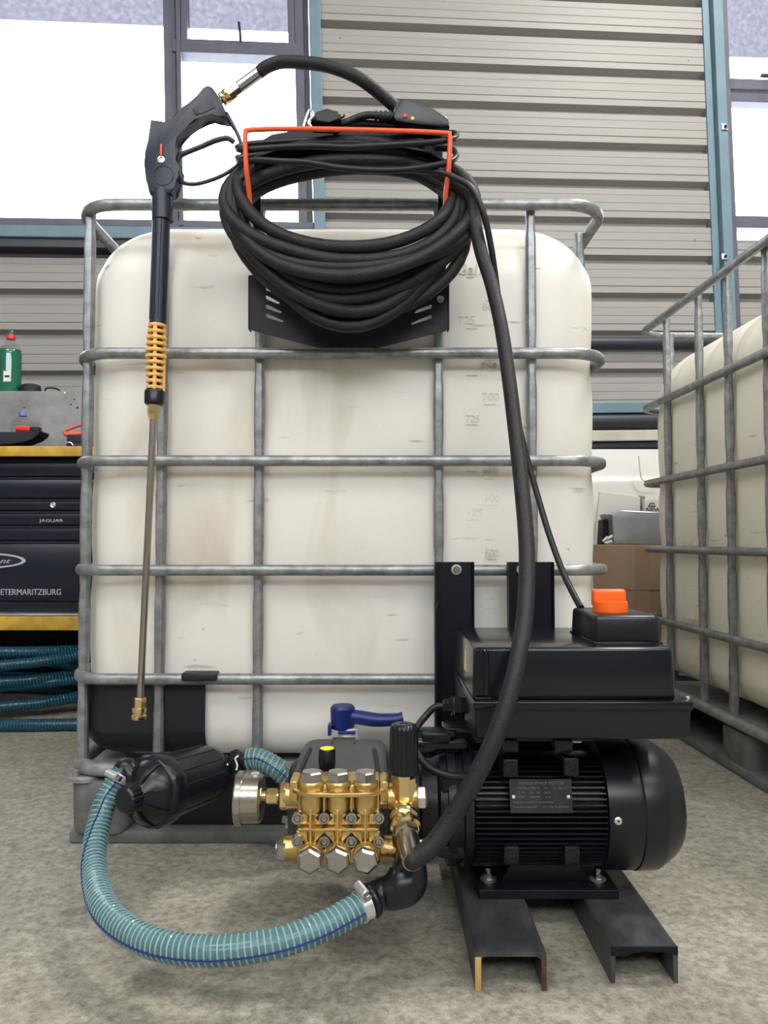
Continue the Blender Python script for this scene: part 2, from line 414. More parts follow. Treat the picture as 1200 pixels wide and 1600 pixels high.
# dark rails and pipes on the wall low down at the right
def wpipe(name, pya, pyb, d, mt, label, px=975):
    _, va = WP(px, pya, d); _, vb = WP(px, pyb, d); r = abs(vb - va) / 2
    q = MB(); q.cyl(WM @ Vector((WP(700, 600)[0], -d, (va + vb) / 2)), WM @ Vector((3.4, -d, (va + vb) / 2)), r, 20)
    return tag(q.build(name, mt), label, 'pipe')
tag(wpipe('wall_pipe', 527, 546, .06, M['pipe_dk'], 'dark blue-grey pipe running along the ribbed wall above the blue rail'), kind='structure')
tag(wpipe('wall_pipe', 646, 671, .06, M['pipe_dk'], 'thick black pipe running along the wall just under the blue rail'), kind='structure')
m = MB(); va, vb = WP(975, 689, .12)[1], WP(975, 672, .12)[1]; wboxl(m, WP(700, 600)[0], va, 3.4, vb, .0, .12, .004); struct(m, 'trim_6', M['cream'])
m = MB(); va, vb = WP(975, 700, .10)[1], WP(975, 689.5, .12)[1]; wboxl(m, WP(700, 600)[0], va, 3.4, vb, .0, .10, .003); struct(m, 'trim_7', M['pipe_dk'])

# windows
def window(name, bars_v, bars_h, panes, mt=M['win']):
    root = None
    q = MB()
    for (u, hw, a, b, dep) in bars_v: wboxl(q, u - hw, a, u + hw, b, -.03, dep, .003)
    root = struct(q, name, mt)
    q = MB()
    for (a, b, v, hh, dep) in bars_h: wboxl(q, a, v - hh, b, v + hh, -.02, dep, .003)
    q.build('window_bar', mt, root, False)
    for (a, b, v0, v1, mm) in panes:
        q = MB(); wboxl(q, a, v0, b, v1, -.004, .004); q.build('pane', mm, root, False)
    return root
uM = WP(272, 250, .05)[0]; uR2 = WP(470, 250, .05)[0]; vT = WP(370, 74, .055)[1]
vf1 = WP(120, 36)[1]; vf2 = WP(380, 48)[1]
w1 = window('window_1',
    [(uM - .012, .026, vsill, vtop, .045), (uM + .028, .010, vsill, vtop, .065), (uR2 + .004, .020, vsill, vtop, .045), (uR2 + .035, .014, vsill, vtop, .02), (uLw0, .03, vsill, vtop, .04), (-2.2, .02, vsill, vtop, .03),
     (uM + .052, .014, vT, vtop, .055), (uR2 - .030, .014, vT, vtop, .055)],
    [(uM, uR2, vT, .028, .055), (uM, uR2, vT + .038, .010, .03), (uLw0, uLw1, vsill + .010, .016, .06), (uLw0, uLw1, vtop, .03, .04)],
    [(uLw0, uM, vsill, vf1, M['glass']), (uLw0, uM, vf1, vtop, M['frost']), (uM, uR2, vsill, vT, M['glass']), (uM, uR2, vT, vf2, M['glass']), (uM, uR2, vf2, vtop, M['frost'])])
q = MB(); a = WP(376, 64, .06); b = WP(373, 34, .10)
q.tube([WM @ Vector((a[0], -.06, a[1])), WM @ Vector((a[0], -.085, a[1] + .02)), WM @ Vector((b[0], -.10, b[1]))], .006, 8); q.build('window_handle', M['pipe_dk'], w1)
vA = WP(1160, 131, .05)[1]; vB = WP(1160, 152, .04)[1]; vC = WP(1160, 346, .05)[1]; vfR = WP(1160, 90)[1]
uF = WP(1144, 250, .05)[0]
w2 = window('window_2',
    [(uF - .005, .014, vsillR, vtop, .05), (uRw1, .03, vsillR, vtop, .04), (uF + .9, .02, vsillR, vtop, .03)],
    [(uF, uRw1, vA, .026, .05), (uF, uRw1, vB, .020, .04), (uF, uRw1, vC, .028, .05), (uF, uRw1, vsillR, .03, .05), (uF, uRw1, vtop, .03, .04)],
    [(uF, uRw1, vsillR, vC, M['glass']), (uF, uRw1, vC, vB, M['glass']), (uF, uRw1, vA, vfR, M['glass']), (uF, uRw1, vfR, vtop, M['frost'])])
q = MB(); a = WP(1192, 117, .06); wboxl(q, a[0] - .01, a[1] - .008, a[0] + .09, a[1] + .006, .05, .065, .002); q.build('window_handle', M['pipe_dk'], w2)
# roof lamp housings
for (x, y, sx, sy, lb) in ((1.9, 1.75, .35, .6, 'small white box lamp under the roof above the right caged tank'), (-1.9, -.8, 2.5, .5, 'long white lamp under the roof at the workbench side'), (1.8, -1.6, 3.0, .5, 'longest white lamp under the roof, on the far side from the workbench')):
    q = MB(); q.box((x - sx / 2 - .04, y - sy / 2 - .04, 4.36), (x + sx / 2 + .04, y + sy / 2 + .04, 4.5), .01)
    tag(q.build('roof_lamp', M['white'], None, False), lb, 'lamp')
# ============================================================ TOTES (caged liquid tanks)
def make_tote(label, loc, rz, W, D, hoops, pal, bott, posts_f, posts_s, tankm, guard=False, rail_z=.16, bulge=.010, posts_r=None, side_gap=.007):
    """local frame: x across the front (0..W), y depth (0..D), z up; hoop radius .010"""
    root = thing('caged_tank', label, 'tank', loc, rz)
    def B(m, name, mt, parent=root, smooth=True, angle=38): return m.build(name, mt, parent, smooth, world=False, angle=angle)
    R0 = .075; ht = .0103
    def hoop_path(o=0.0, z=0):
        pts = rrect(-o, W + o, -o, D + o, R0 + o, 7)
        return [Vector((x, y, z)) for x, y in pts]
    hoopobjs = []
    for i, z in enumerate(hoops):
        m = MB(); r = ht if z < hoops[0] - .01 else ht * 1.02
        m.tube(hoop_path(0, z), r, 12, closed=True, sq=.8); hoopobjs.append(B(m, 'cage_hoop', M['galv']))
    zt = hoops[0]; zb = rail_z
    def post(x, y, nx, ny):
        pts = []; off = .0185
        n = 36
        for k in range(n + 1):
            z = zb + (zt - zb) * k / n; pts.append(Vector((x + nx * off, y + ny * off, z)))
        def rr(t):
            z = zb + (zt - zb) * t; d = min(abs(z - h) for h in hoops)
            return .0102 if d > .05 else .0102 - .0022 * math.exp(-((d - .03) / .014) ** 2)
        m = MB(); m.tube(pts, rr, 12, sq=1.2, up=(abs(ny), abs(nx), 0), flat=.95)
        B(m, 'cage_post', M['galv'])
    for x in posts_f:
        post(x, 0, 0, 1); post(x, D, 0, -1)
    for y in posts_s: post(0, y, 1, 0)
    for y in (posts_r or posts_s): post(W, y, -1, 0)
    # pressed steel rim round the pallet top
    m = MB(); m.tube(hoop_path(-.004, rail_z - .010), .013, 12, closed=True, sq=.6); rim = B(m, 'base_rim', M['galv2'])
    m = MB(); m.box((.02, .02, rail_z - .030), (W - .02, D - .02, rail_z - .016), .003); B(m, 'deck_sheet', M['galv2'])
    # pallet: corner and middle feet, runners
    fx = [(0.0, .115), (W / 2 - .08, W / 2 + .08), (W - .115, W - 0.0)]; fy = [(0, .13), (D / 2 - .08, D / 2 + .08), (D - .13, D)]
    for i, (xa, xb) in enumerate(fx):
        for j, (ya, yb) in enumerate(fy):
            if i == 1 and j == 1: continue
            m = MB(); g = .006
            poly = rrect(xa + g, xb - g, ya + g, yb - g, .03, 5)
            m.rings([[Vector((x + (x - (xa + xb) / 2) * s, y + (y - (ya + yb) / 2) * s, z)) for x, y in poly] for z, s in ((.022, -.04), (.028, 0.0), (rail_z - .045, .04), (rail_z - .032, .02))])
            B(m, 'pallet_foot', pal)
    for (xa, xb) in ((.0, .11), (W - .11, W)):
        m = MB(); m.box((xa, 0.03, 0), (xb, D - .03, .024), .006); B(m, 'pallet_runner', pal)
    for y in (.02, D - .11):
        m = MB(); m.box((.0, y, .0), (W, y + .09, .0235), .006); B(m, 'pallet_runner', pal)
    for y in (.05, D - .09):
        m = MB(); m.box((.118, y, .0238), (W - .118, y + .04, rail_z - .032), .004); B(m, 'pallet_shade_bar', M['blk_matt'])  # added black bars stand in for the deep shade between the feet
    # pressed corner plates with a bolt
    for (cx, cy) in ((.028, .028), (W - .028, .028), (.028, D - .028), (W - .028, D - .028)):
        m = MB(); m.lathe((cx, cy, rail_z - .034), (0, 0, 1), [(0, .032), (.006, .032), (.010, .028)], 20); q = B(m, 'corner_plate', M['galv2'])
        m = MB(); m.hexn((cx - .012, cy - .016, rail_z - .024), (cx - .012, cy - .016, rail_z - .014), .008); B(m, 'bolt', M['galv2'], q)
    # bottle
    mg = side_gap; my = .030; zb0, zt0 = bott
    rc = .088; NS = 84
    def ring(z, inset, n=14):
        a = mg + inset; e = my + inset; r = max(.03, rc - inset * .3)
        pts = []
        # dense rounded rectangle, bulging between the hoops
        for (xa, ya, xb, yb, cx, cy, a0) in ((W - a, e + r, W - a, D - e - r, W - a - r, D - e - r, 0), (W - a - r, D - e, a + r, D - e, a + r, D - e - r, PI / 2), (a, D - e - r, a, e + r, a + r, e + r, PI), (a + r, e, W - a - r, e, W - a - r, e + r, 1.5 * PI)):
            for k in range(1, NS + 1):
                t = k / (NS + 1); pts.append((xa + (xb - xa) * t, ya + (yb - ya) * t, (a0)))
            for k in range(0, n + 1):
                an = a0 + PI / 2 * k / n; pts.append((cx + r * math.cos(an), cy + r * math.sin(an), an))
        out = []
        d = min(abs(z - h) for h in hoops)
        bz = bulge * (1 - math.exp(-(d / .045) ** 2)) if zb0 + .05 < z < zt0 - .12 else 0
        for x, y, an in pts:
            b = bz
            if posts_f and (an == 1.5 * PI or an == PI / 2):
                dd = min(abs(x - p) for p in posts_f); b = bz * (1 - .8 * math.exp(-(dd / .03) ** 2))
            if an in (0, PI):
                dd = min(abs(y - p) for p in (posts_s if an == PI else (posts_r or posts_s))); b = bz * (1 - .9 * math.exp(-(dd / .03) ** 2)) + bulge * .6 * (1 - math.exp(-(dd / .05) ** 2)) * (1 if zb0 + .08 < z < zt0 - .10 else 0) - (.033 - side_gap) * math.exp(-(dd / .020) ** 4)
            ux, uy = math.cos(an), math.sin(an)
            w_ = .0015 * noise.noise(Vector((x * 9, y * 9, z * 9)))
            out.append(Vector((x + ux * (b + w_), y + uy * (b + w_), z)))
        return out
    def inset_at(z):
        ci = 0.0
        Rt = .16; Rb = .06
        if z > zt0 - Rt: q = (z - (zt0 - Rt)) / Rt; ci = Rt * (1 - math.sqrt(max(0, 1 - q ** 2.1)))
        if z < zb0 + Rb: q = ((zb0 + Rb) - z) / Rb; ci = Rb * (1 - math.sqrt(max(0, 1 - q * q)))
        return ci
    zs = [zb0 + .06 * (1 - math.cos(PI / 2 * k / 8)) for k in range(8)] + [zb0 + .06 + (zt0 - .16 - zb0 - .06) * k / 70 for k in range(70)] + [zt0 - .16 + .16 * math.sin(PI / 2 * k / 14) for k in range(15)]
    m = MB(); rs = [ring(z, inset_at(z)) for z in zs]
    m.rings(rs, cap=False)
    n = len(rs[0]); 
    # gently domed top made of shrinking rings
    top = rs[-1]; c = Vector((W / 2, D / 2, 0)); more = []
    vs = [top] + [[Vector((c.x + (p.x - c.x) * s, c.y + (p.y - c.y) * s, zt0 + dz)) for p in top] for s, dz in ((.85, .006), (.6, .012), (.3, .015), (.02, .016))]
    m.rings(vs, cap=True)
    bot = rs[0]; m.bm.faces.new([m.bm.verts.new(p) for p in reversed(bot)])
    bmesh.ops.remove_doubles(m.bm, verts=m.bm.verts[:], dist=.0002)
    bottle = B(m, 'bottle', tankm, angle=60)
    m = MB(); m.lathe((W / 2, D / 2, zt0 + .012), (0, 0, 1), [(0, .095), (.012, .095), (.014, .082), (.034, .080), (.038, .074)], 40); cap = B(m, 'filler_cap', M['orange'])
    if guard:
        # black corner guard hugging the lower left of the bottle
        m = MB(); rows = []
        gz = [zb0 + .012 + (.293 - zb0 - .012) * k / 26 for k in range(27)]
        n14 = NS + 15
        for z in gz:
            rg = ring(z, inset_at(z) - .009)
            # left side end, front-left corner, start of the front
            L = rg[2 * n14 + 36: 2 * n14 + NS + 15] + rg[3 * n14: 3 * n14 + NS]
            xc = .252
            L = [p for p in L if p.x < xc or p.y > .2]; L.append(Vector((xc, L[-1].y, z)))
            rows.append(L)
        k = min(len(r) for r in rows); rows = [r[:k - 1] + [r[-1]] for r in rows]
        vr = [[m.bm.verts.new(p) for p in r] for r in rows]
        for i in range(len(vr) - 1):
            for j in range(k - 1): m._f((vr[i][j], vr[i][j + 1], vr[i + 1][j + 1], vr[i + 1][j]))
        B(m, 'corner_guard', M['blk_matt'], angle=60)
    return root, bottle, B, hoopobjs

# front tote, square on to the camera
WX0 = -.585; WX1 = .422; WY = 1.425
hz = [Z(320, WY), Z(552, WY), Z(720, WY), Z(891, WY), Z(1061, WY)]
pf = [X(px, WY + .018, 700) - WX0 for px in (253, 405, 685, 831)]
tote1, bottle1, B1, hoops1 = make_tote('white liquid tank in a galvanised cage behind the gold pump', (WX0, WY, 0), 0, WX1 - WX0, 1.17, hz, M['pallet'],
    (.150, 1.212), pf, [.035, .28, .50, .72, .94, 1.118], M['tank'], guard=True, rail_z=.152, bulge=.003, posts_r=[.14, .34, .54, .74, .94, 1.118])
# small black clip-on tab on the lowest hoop
m = MB(); a, b = P(284, 1064, WY - .013), P(339, 1051, WY - .013)
m.box((a.x, WY - .020, a.z), (b.x, WY + .012, b.z), .003); m.build('tag_clip', M['blk_matt'], tote1)
# moulded writing and level marks on the bottle
yb = WY + .0268
def mark(px, py, s, h, mt=M['emboss']):
    p = P(px, py, yb); text('embossed_text', s, h, facing(p), M['emboss'], bottle1, .0012)
for (px, py, s, h) in ((713, 429, 'Gal.', .030), (716, 506, '725', .022), (754, 485, '800', .020), (752, 577, '750', .020), (753, 626, '700', .022), (727, 659, '725', .019), (754, 740, '650', .020), (728, 806, '125', .021), (757, 784, '600', .019), (757, 868, '500', .019)):
    mark(px, py, s, h)
m = MB()
for (px, py, wd) in ((735, 433, 12), (737, 513, 18), (767, 470, 16), (767, 560, 18), (765, 632, 18), (737, 663, 18), (737, 586, 18), (766, 748, 18), (737, 813, 18), (768, 790, 18), (737, 736, 16), (768, 872, 16), (765, 950, 16)):
    p = P(px, py, yb); m.box((p.x - wd / 2 / 820, p.y - .0015, p.z - .001), (p.x + wd / 2 / 820, p.y + .001, p.z + .001))
tag(m.build('level_mark', M['emboss'], bottle1), kind='stuff')

# right hand tote, seen along its long side
VX = -.0325
def faceX(Y): return .905 + VX * Y
RY1 = 2.47; L = 1.17; rz = math.atan2(-VX, 1.0)
def rs_(px): # distance from the near end of its side face for a post seen at px
    a = (px - 600) / 1200; Y = .905 / (a - VX); return (Y - (RY1 - L)) / math.cos(rz)
zc = [Z(515, 2.40), Z(637, 2.40), Z(755, 2.40), Z(858, 2.40), Z(965, 2.40)]
posts = [rs_(1036), rs_(1086), rs_(1131), rs_(1192), .40, .22, .06]
tote2, bottle2, B2, _ = make_tote('yellowish caged liquid tank standing at the right edge', (faceX(RY1 - L), RY1 - L, 0), rz, 1.0, L, zc, M['pallet'],
    (.16, 1.15), [.10, .35, .65, .90], posts, M['tank_y'], rail_z=.135, bulge=.005, side_gap=.026)
# scratched print marks on its side
for (px, py) in ((1065, 848), (1069, 963), (1064, 737)):
    a = (px - 600) / 1200; Y = .905 / (a - VX) ; p = P(px, py, Y)
    loc = tote2.matrix_basis.inverted() @ p
    m = MB()
    for k in range(7): m.box((.0165, loc.y - .045 + k * .0125, loc.z - .007), (.030, loc.y - .045 + k * .0125 + .006 + .003 * (k % 2), loc.z + .004))
    m.box((.0165, loc.y - .05, loc.z - .011), (.030, loc.y + .045, loc.z - .0085))
    o = m.build('embossed_mark', M['emboss'], bottle2, world=False)
# ============================================================ MOUNTING FRAME, MOTOR, CONTROL BOX
frame = thing('support_stand', 'black steel stand of two uprights and two floor channels under the motor', 'frame', (.22, 1.15, 0))
CH = .047
def channel(x0, x1, yf, yb, mt, name='floor_channel', rough=False):
    m = MB(); t = .006
    prof = [(x0, 0), (x0 + t * .8, 0), (x0 + t, CH - t * 1.6), (x0 + t * 2, CH - t), (x1 - t * 2, CH - t), (x1 - t, CH - t * 1.6), (x1 - t * .8, 0), (x1, 0), (x1, CH - .002), (x1 - .002, CH), (x0 + .002, CH), (x0, CH - .002)]
    m.prism(prof, yf, yb)
    return m.build(name, mt, frame, angle=25)
c1 = channel(.114, .203, .981, 1.41, M['worn_lit_blk'])
c2 = channel(.288, .373, .996, 1.41, M['worn_lit_blk'])
m = MB(); m.box((.1135, .9785, .0), (.1215, .9812, .041), .0008); m.build('timber_strip', M['wood'], c1)
m = MB(); m.box((.1965, .9790, .0), (.2033, .9812, .042), .0012); m.build('rusty_end', M['rust'], c1)
# thick web of the second channel with a cut arc, as the saw left it
m = MB()
pl = [(.288, CH - .0125), (.288, CH - .001)] + [(.373, CH - .001), (.373, CH - .0125)] + [(.354, CH - .0065)] + [(.330 + .026 * math.cos(t), CH - .019 + .013 * math.sin(t)) for t in (PI * .3, PI * .5, PI * .7, PI * .85)]
m.prism(pl, .9945, .9975, .0004); m.build('torch_cut_edge', M['blk_paint'], c2)
def upright(x0, x1, bolt_px, bolt_py):
    m = MB(); t = .005; y = 1.4125; fl = .03
    zt = Z(878, y - .0)
    prof = [(x0, y), (x1, y), (x1, y - .012), (x1 - .002, y - .012), (x1 - t, y - t), (x0 + t, y - t), (x0 + t, y - .022), (x0, y - .022)]
    m.prism([(a, b) for a, b in prof], CH, zt, 0, axis='z')
    u = m.build('upright', M['blk_paint'], frame, angle=25)
    p = P(bolt_px, bolt_py, y - .006)
    q = MB(); q.lathe((p.x, p.y, p.z), (0, -1, 0), [(0, .0095), (.0015, .0095), (.002, .009)], 24); b = q.build('washer', M['zinc'], u)
    q = MB(); q.hexn((p.x, p.y - .002, p.z), (p.x, p.y - .008, p.z), .0068); q.cyl((p.x, p.y - .008, p.z), (p.x, p.y - .013, p.z), .0032, 12); q.build('bolt', M['steel'], u)
    return u
u1 = upright(X(679, 1.40), X(741, 1.40), 713, 890)
u2 = upright(X(793, 1.40), X(866, 1.40), 815, 890)
for k, (px, py) in enumerate(((684, 945),)):
    p = P(px, py, 1.372); q = MB(); q.ball(p, .005, 10, (.5, 1, 1.3)); q.build('weld_spatter', M['blk_gloss'], u1)
m = MB(); m.box((X(679, 1.40), 1.362, CH), (X(866, 1.40), 1.405, CH + .035), .004); m.build('cross_member', M['blk_paint'], frame)

# ---- motor, axis along x
MX, MY, MZ = .10, 1.19, .163
motor = thing('electric_motor', 'black finned electric motor with a round fan cover', 'motor', (.29, MY, CH))
m = MB(); m.lathe((.122, MY, MZ), (1, 0, 0), [(0, .074), (.205, .074)], 48); m.build('stator_body', M['motor'], motor)
# cooling fins
m = MB()
for k in range(72):
    a = 2 * PI * k / 72
    if abs(((a - PI / 2 + PI) % (2 * PI)) - PI) < .55 or abs(((a + PI / 2 + PI) % (2 * PI)) - PI) < .55: continue
    r0, r1 = .072, .091
    if 5 < (k * 1) % 1: continue
    mt = Matrix.Translation((0, MY, MZ)) @ Matrix.Rotation(a, 4, 'X')
    m.box((.130, r0, -.0011), (.322, r1, .0011), mtx=mt)
f = m.build('cooling_fin', M['motor'], motor, False); tag(f, kind='stuff')
# end bell (drive end) and cast flange
m = MB(); m.lathe((.052, MY, MZ), (1, 0, 0), [(0, .060), (.004, .064), (.026, .066), (.030, .078), (.040, .080), (.041, .0895), (.052, .0905), (.053, .086), (.062, .086), (.064, .091), (.076, .091), (.080, .084)], 56); m.build('end_flange', M['motor'], motor)
for a in (35, 145, 215, 325):
    c = Vector((.094, MY - .082 * math.cos(R(a)), MZ + .082 * math.sin(R(a)))); m = MB(); m.box(c - Vector((.012, .009, .009)), c + Vector((.022, .009, .009)), .003); m.build('flange_lug', M['motor'], motor)
# fan cover
m = MB(); m.lathe((.318, MY, MZ), (1, 0, 0), [(-.002, .091), (0, .0945), (.0, .095), (.047, .0957), (.050, .0950), (.052, .0965), (.082, .0955), (.087, .0935), (.110, .078), (.117, .070), (.118, .0)], 72); fc = m.build('fan_cover', M['blk'], motor, angle=30)
for k in range(10):
    for j in range(3):
        a = 2 * PI * k / 10; rr = .025 + j * .018
        m = MB(); m.cyl((.4355, MY + rr * math.cos(a), MZ + rr * math.sin(a)), (.4372, MY + rr * math.cos(a), MZ + rr * math.sin(a)), .005, 10)
        if j < 3 and k % 1 == 0: m.build('vent_hole', M['blk_matt'], fc)
p = P(966, 1283, 1.094); ym = MY - math.sqrt(max(0, .0950 ** 2 - (p.z - MZ) ** 2)); p = P(966, 1283, ym)
m = MB(); m.lathe(p + Vector((0, .001, 0)), Vector((0, p.y - MY, p.z - MZ)), [(0, .0055), (.0015, .0055), (.0025, .004)], 16); sc = m.build('cover_screw', M['zinc'], motor)
m = MB(); m.lathe(p + Vector((0, .001, 0)), Vector((0, p.y - MY, p.z - MZ)), [(.0024, .0018), (.003, .0016)], 6); m.build('screw_socket', M['blk_matt'], sc)
# mounting bosses on the shell
for (px, py) in ((796, 1196), (890, 1194), (798, 1332), (892, 1332)):
    p = P(px, py, MY - .082); m = MB(); m.box((p.x - .011, MY - .0935 if py < 1300 else MY - .0915, p.z - .014), (p.x + .011, MY - .055, p.z + .012), .003); b = m.build('casting_boss', M['motor'], motor)
    yy = (MY - .0935 if py < 1300 else MY - .0915)
    m = MB(); m.lathe((p.x, yy + .001, p.z), (0, -1, 0), [(0, .0085), (.003, .0085), (.003, .006), (.0012, .0055), (.0012, 0)], 24); m.build('boss_ring', M['blk'], b)
for (px, w_) in ((796, .012), (880, .013)):
    p = P(px, 1166, MY - .075); m = MB(); m.box((p.x - w_, MY - .080, p.z - .008), (p.x + w_, MY - .045, p.z + .010), .002); m.build('casting_pad', M['blk'], motor)
# rating plate
p0, p1 = P(797, 1270, 1.094), P(894, 1219, 1.094)
pc = (p0 + p1) / 2; tl = R(9)
PM = Matrix.Translation((pc.x, 1.0955, pc.z)) @ Matrix.Rotation(-tl, 4, 'X')
pw, ph = (p1.x - p0.x) / 2, (p1.z - p0.z) / 2
m = MB(); m.box((-pw, 0, -ph), (pw, .0012, ph), .0004, mtx=PM); pl = m.build('rating_plate', M['plate'], motor, False)
m = MB(); m.box((-pw * .9, .0012, -ph * .8), (pw * .9, .02, ph * .8), .002, mtx=PM); m.build('plate_pad', M['motor'], motor, False)
rows = [('SINGLE PHASE MOTOR', -.030, .0155, .0062), ('MODEL YY90L1-4', -.032, .0095, .0040), ('NO.', .004, .0095, .0040), ('No 2031 27', .018, .0095, .0038),
        ('1.5 kW', -.034, .0035, .0040), ('1.8', -.016, .0035, .0040), ('HP', -.006, .0035, .0040), ('220 V', .004, .0035, .0040),
        ('50 HZ', -.034, -.0025, .0040), ('1400 RPM', -.016, -.0025, .0036), ('11 A', .006, -.0025, .0040),
        ('Rating: service S1-GB/T 25 microfarad: 40uF', -.040, -.0090, .0032), ('Connection standard GB/T', -.040, -.0155, .0032), ('WT 17 KG', .002, -.0155, .0032), ('DATE 2019.08', .019, -.0155, .0032)]
for s_, x_, z_, h_ in rows:
    text('plate_lettering', s_, h_, PM @ Matrix.Translation((x_, -.0002, z_)) @ Matrix.Rotation(PI / 2, 4, 'X'), M['plate_txt'], pl, .0001)
for sx in (-1, 1):
    m = MB(); m.ball(PM @ Vector((sx * pw * .88, 0, -.001)), .0026, 12, (1, .5, 1)); m.build('rivet', M['white'], pl)
# foot plate with bolts
xa, xb = X(746, 1.125), X(960, 1.125)
m = MB(); m.box((xa, 1.122, CH), (xb, 1.262, CH + .013), .001); fp = m.build('foot_plate', M['blk_paint'], motor, False)
m = MB(); m.prism([(xa + .030, CH + .012), (xb - .030, CH + .012), (xb - .052, CH + .030), (xb - .058, .095), (xa + .058, .095), (xa + .048, CH + .030)], 1.150, 1.235, .003); m.build('motor_foot', M['motor'], motor)
for (px, py) in ((763, 1371), (933, 1367)):
    p = P(px, py, 1.160); z0 = CH + .012; x = p.x
    m = MB(); m.lathe((x, 1.158, z0), (0, 0, 1), [(0, .0125), (.002, .0125), (.0035, .0105), (.0035, 0)], 28); wq = m.build('foot_washer', M['zinc'], motor)
    m = MB(); m.hexn((x, 1.158, z0 + .003), (x, 1.158, z0 + .011), .0075); m.cyl((x, 1.158, z0 + .010), (x, 1.158, z0 + .018), .0045, 14); m.build('foot_bolt', M['steel'], wq)

# ---- control box sitting on the motor
ZB0, ZB1, ZL, ZS = Z(1157, 1.035), Z(1096, 1.035), Z(1011, 1.055), Z(961, 1.10)
box = thing('control_box', 'black plastic control box on the motor with an orange rotary switch', 'control box', (.26, 1.18, ZB0))
x0, x1 = X(739, 1.035), X(1079, 1.035)
m = MB(); m.box((x0 + .003, 1.037, ZB0), (x1 - .003, 1.33, ZB1 - .006), .006, 3, taper=(1.015, 1.01)); m.build('lower_housing', M['blk'], box)
m = MB(); m.box((x0 - .001, 1.033, ZB1 - .012), (x1 + .001, 1.336, ZB1), .003); m.build('housing_flange', M['blk_gloss'], box)
m = MB(); m.box((X(737, 1.05), 1.048, ZB1 - .001), (X(1052, 1.05), 1.300, ZL), .005, 3, taper=(.985, .97)); lid = m.build('lid', M['blk_gloss'], box)
m = MB(); xq = X(748, 1.05); m.cyl((xq + .004, 1.052, ZB1 + .004), (xq + .004, 1.056, ZL - .003), .0105, 24, .002); m.build('lid_screw_column', M['blk_gloss'], lid)
m = MB(); m.box((xq - .006, 1.041, ZB1 - .0005), (xq + .016, 1.05, ZB1 + .004), .0015); m.build('lid_lip', M['blk_gloss'], lid)
xs0, xs1 = X(926, 1.10), X(1029, 1.10)
m = MB(); m.box((xs0, 1.094, ZL - .002), (xs1, 1.235, ZS), .006, 3, taper=(.965, .95)); tb = m.build('switch_housing', M['blk'], box)
m = MB(); m.box((xs0 - .001, 1.090, ZL - .002), (xs1 + .001, 1.238, ZL + .002), .001); m.build('housing_lip', M['blk_gloss'], tb)
# rotary switch with a raised grip bar
kx = X(957, 1.14); kw = (X(984, 1.14) - X(930, 1.14)) / 2; kz0 = ZS - .001; kz1 = Z(921, 1.155)
m = MB(); m.lathe((kx, 1.155, kz0), (0, 0, 1), [(0, kw), (.012, kw), (.0165, kw * .97), (.017, 0)], 40); kn = m.build('rotary_switch', M['orange'], box)
m = MB(); m.box((kx - kw * .97, 1.155, kz0 + .008), (kx + kw * .97, 1.171, kz1), .004, 3); m.build('grip_bar', M['orange'], kn)
# yellow triangle label on the left side of the lid, cover screw, cable glands
xl = X(737, 1.05)
m = MB(); m.prism([(1.130, ZB1 + .022), (1.165, ZB1 + .022), (1.1475, ZB1 + .052)], xl + .0005, xl + .0017, 0, axis='x')
m.build('warning_label', M['label_yel'], lid, False)
p = Vector((X(1066, 1.06), 1.050, ZB1)); m = MB(); m.lathe(p, (0, 0, 1), [(0, .003), (.003, .003), (.004, .002)], 12); m.build('flange_screw', M['zinc'], box)
p = P(704, 1103, 1.20)
m = MB(); m.lathe((x0 + .004, p.y, p.z), (-1, 0, 0), [(0, .013), (.008, .013), (.009, .016), (.019, .016), (.020, .012), (.030, .011), (.033, .008)], 6); m.build('cable_gland', M['blk'], box)
m = MB(); m.lathe((x0 + .004, 1.165, ZB0 + .018), (-1, 0, 0), [(0, .012), (.008, .012), (.009, .014), (.018, .014), (.020, .010)], 6); m.build('cable_gland', M['blk'], box)
m = MB(); m.box((x0 + .01, 1.12, ZB0 - .024), (x1 - .11, 1.25, ZB0 + .001), .004); m.build('box_pedestal', M['motor'], box)

# ============================================================ PUMP
s1 = 1 / 1200
def PX(px, Y=1.0): return X(px, Y)
def PZ(py, Y=1.0): return Z(py, Y)
pump = thing('high_pressure_pump', 'brass-headed three-piston pressure pump with grey casing and yellow oil cap', 'pump', (-.05, 1.10, .05))
# crankcase
m = MB()
def cc_ring(y, ins, zt):
    xa, xb = PX(449, 1.08) - .0 + ins, PX(610, 1.10) - ins
    return [Vector((x, y, z)) for x, z in rrect(xa, xb, .118 + ins * .3, zt - ins * .4, .022 + ins * .2, 6)]
m.rings([cc_ring(1.075, .010, .214), cc_ring(1.080, .004, .219), cc_ring(1.10, 0, .224), cc_ring(1.18, 0, .236), cc_ring(1.26, .003, .240), cc_ring(1.285, .010, .237), cc_ring(1.297, .024, .225)])
cr = m.build('crankcase', M['gray_cast'], pump, angle=60)
m = MB(); xl_ = PX(449, 1.08)
m.lathe((xl_ + .014, 1.185, .173), (-1, 0, 0), [(0, .054), (.010, .054), (.017, .050), (.021, .042), (.022, 0)], 48); bc = m.build('bearing_cover', M['blk'], pump)
for a in (30, 90, 150, 210, 270, 330):
    c = Vector((xl_ - .004, 1.185 - .044 * math.cos(R(a)), .173 + .044 * math.sin(R(a)))); m = MB(); m.hexn(c, c + Vector((-.010, 0, 0)), .0055); m.build('cover_bolt', M['steel'], bc)
for sx in (-1, 1):
    m = MB(); cx_ = (PX(449, 1.1) + PX(610, 1.1)) / 2
    m.tube([(cx_ + sx * .058, 1.10, .2255), (cx_ + sx * .050, 1.20, .2385)], .0035, 8); m.build('casting_ridge', M['blk_matt'], cr)
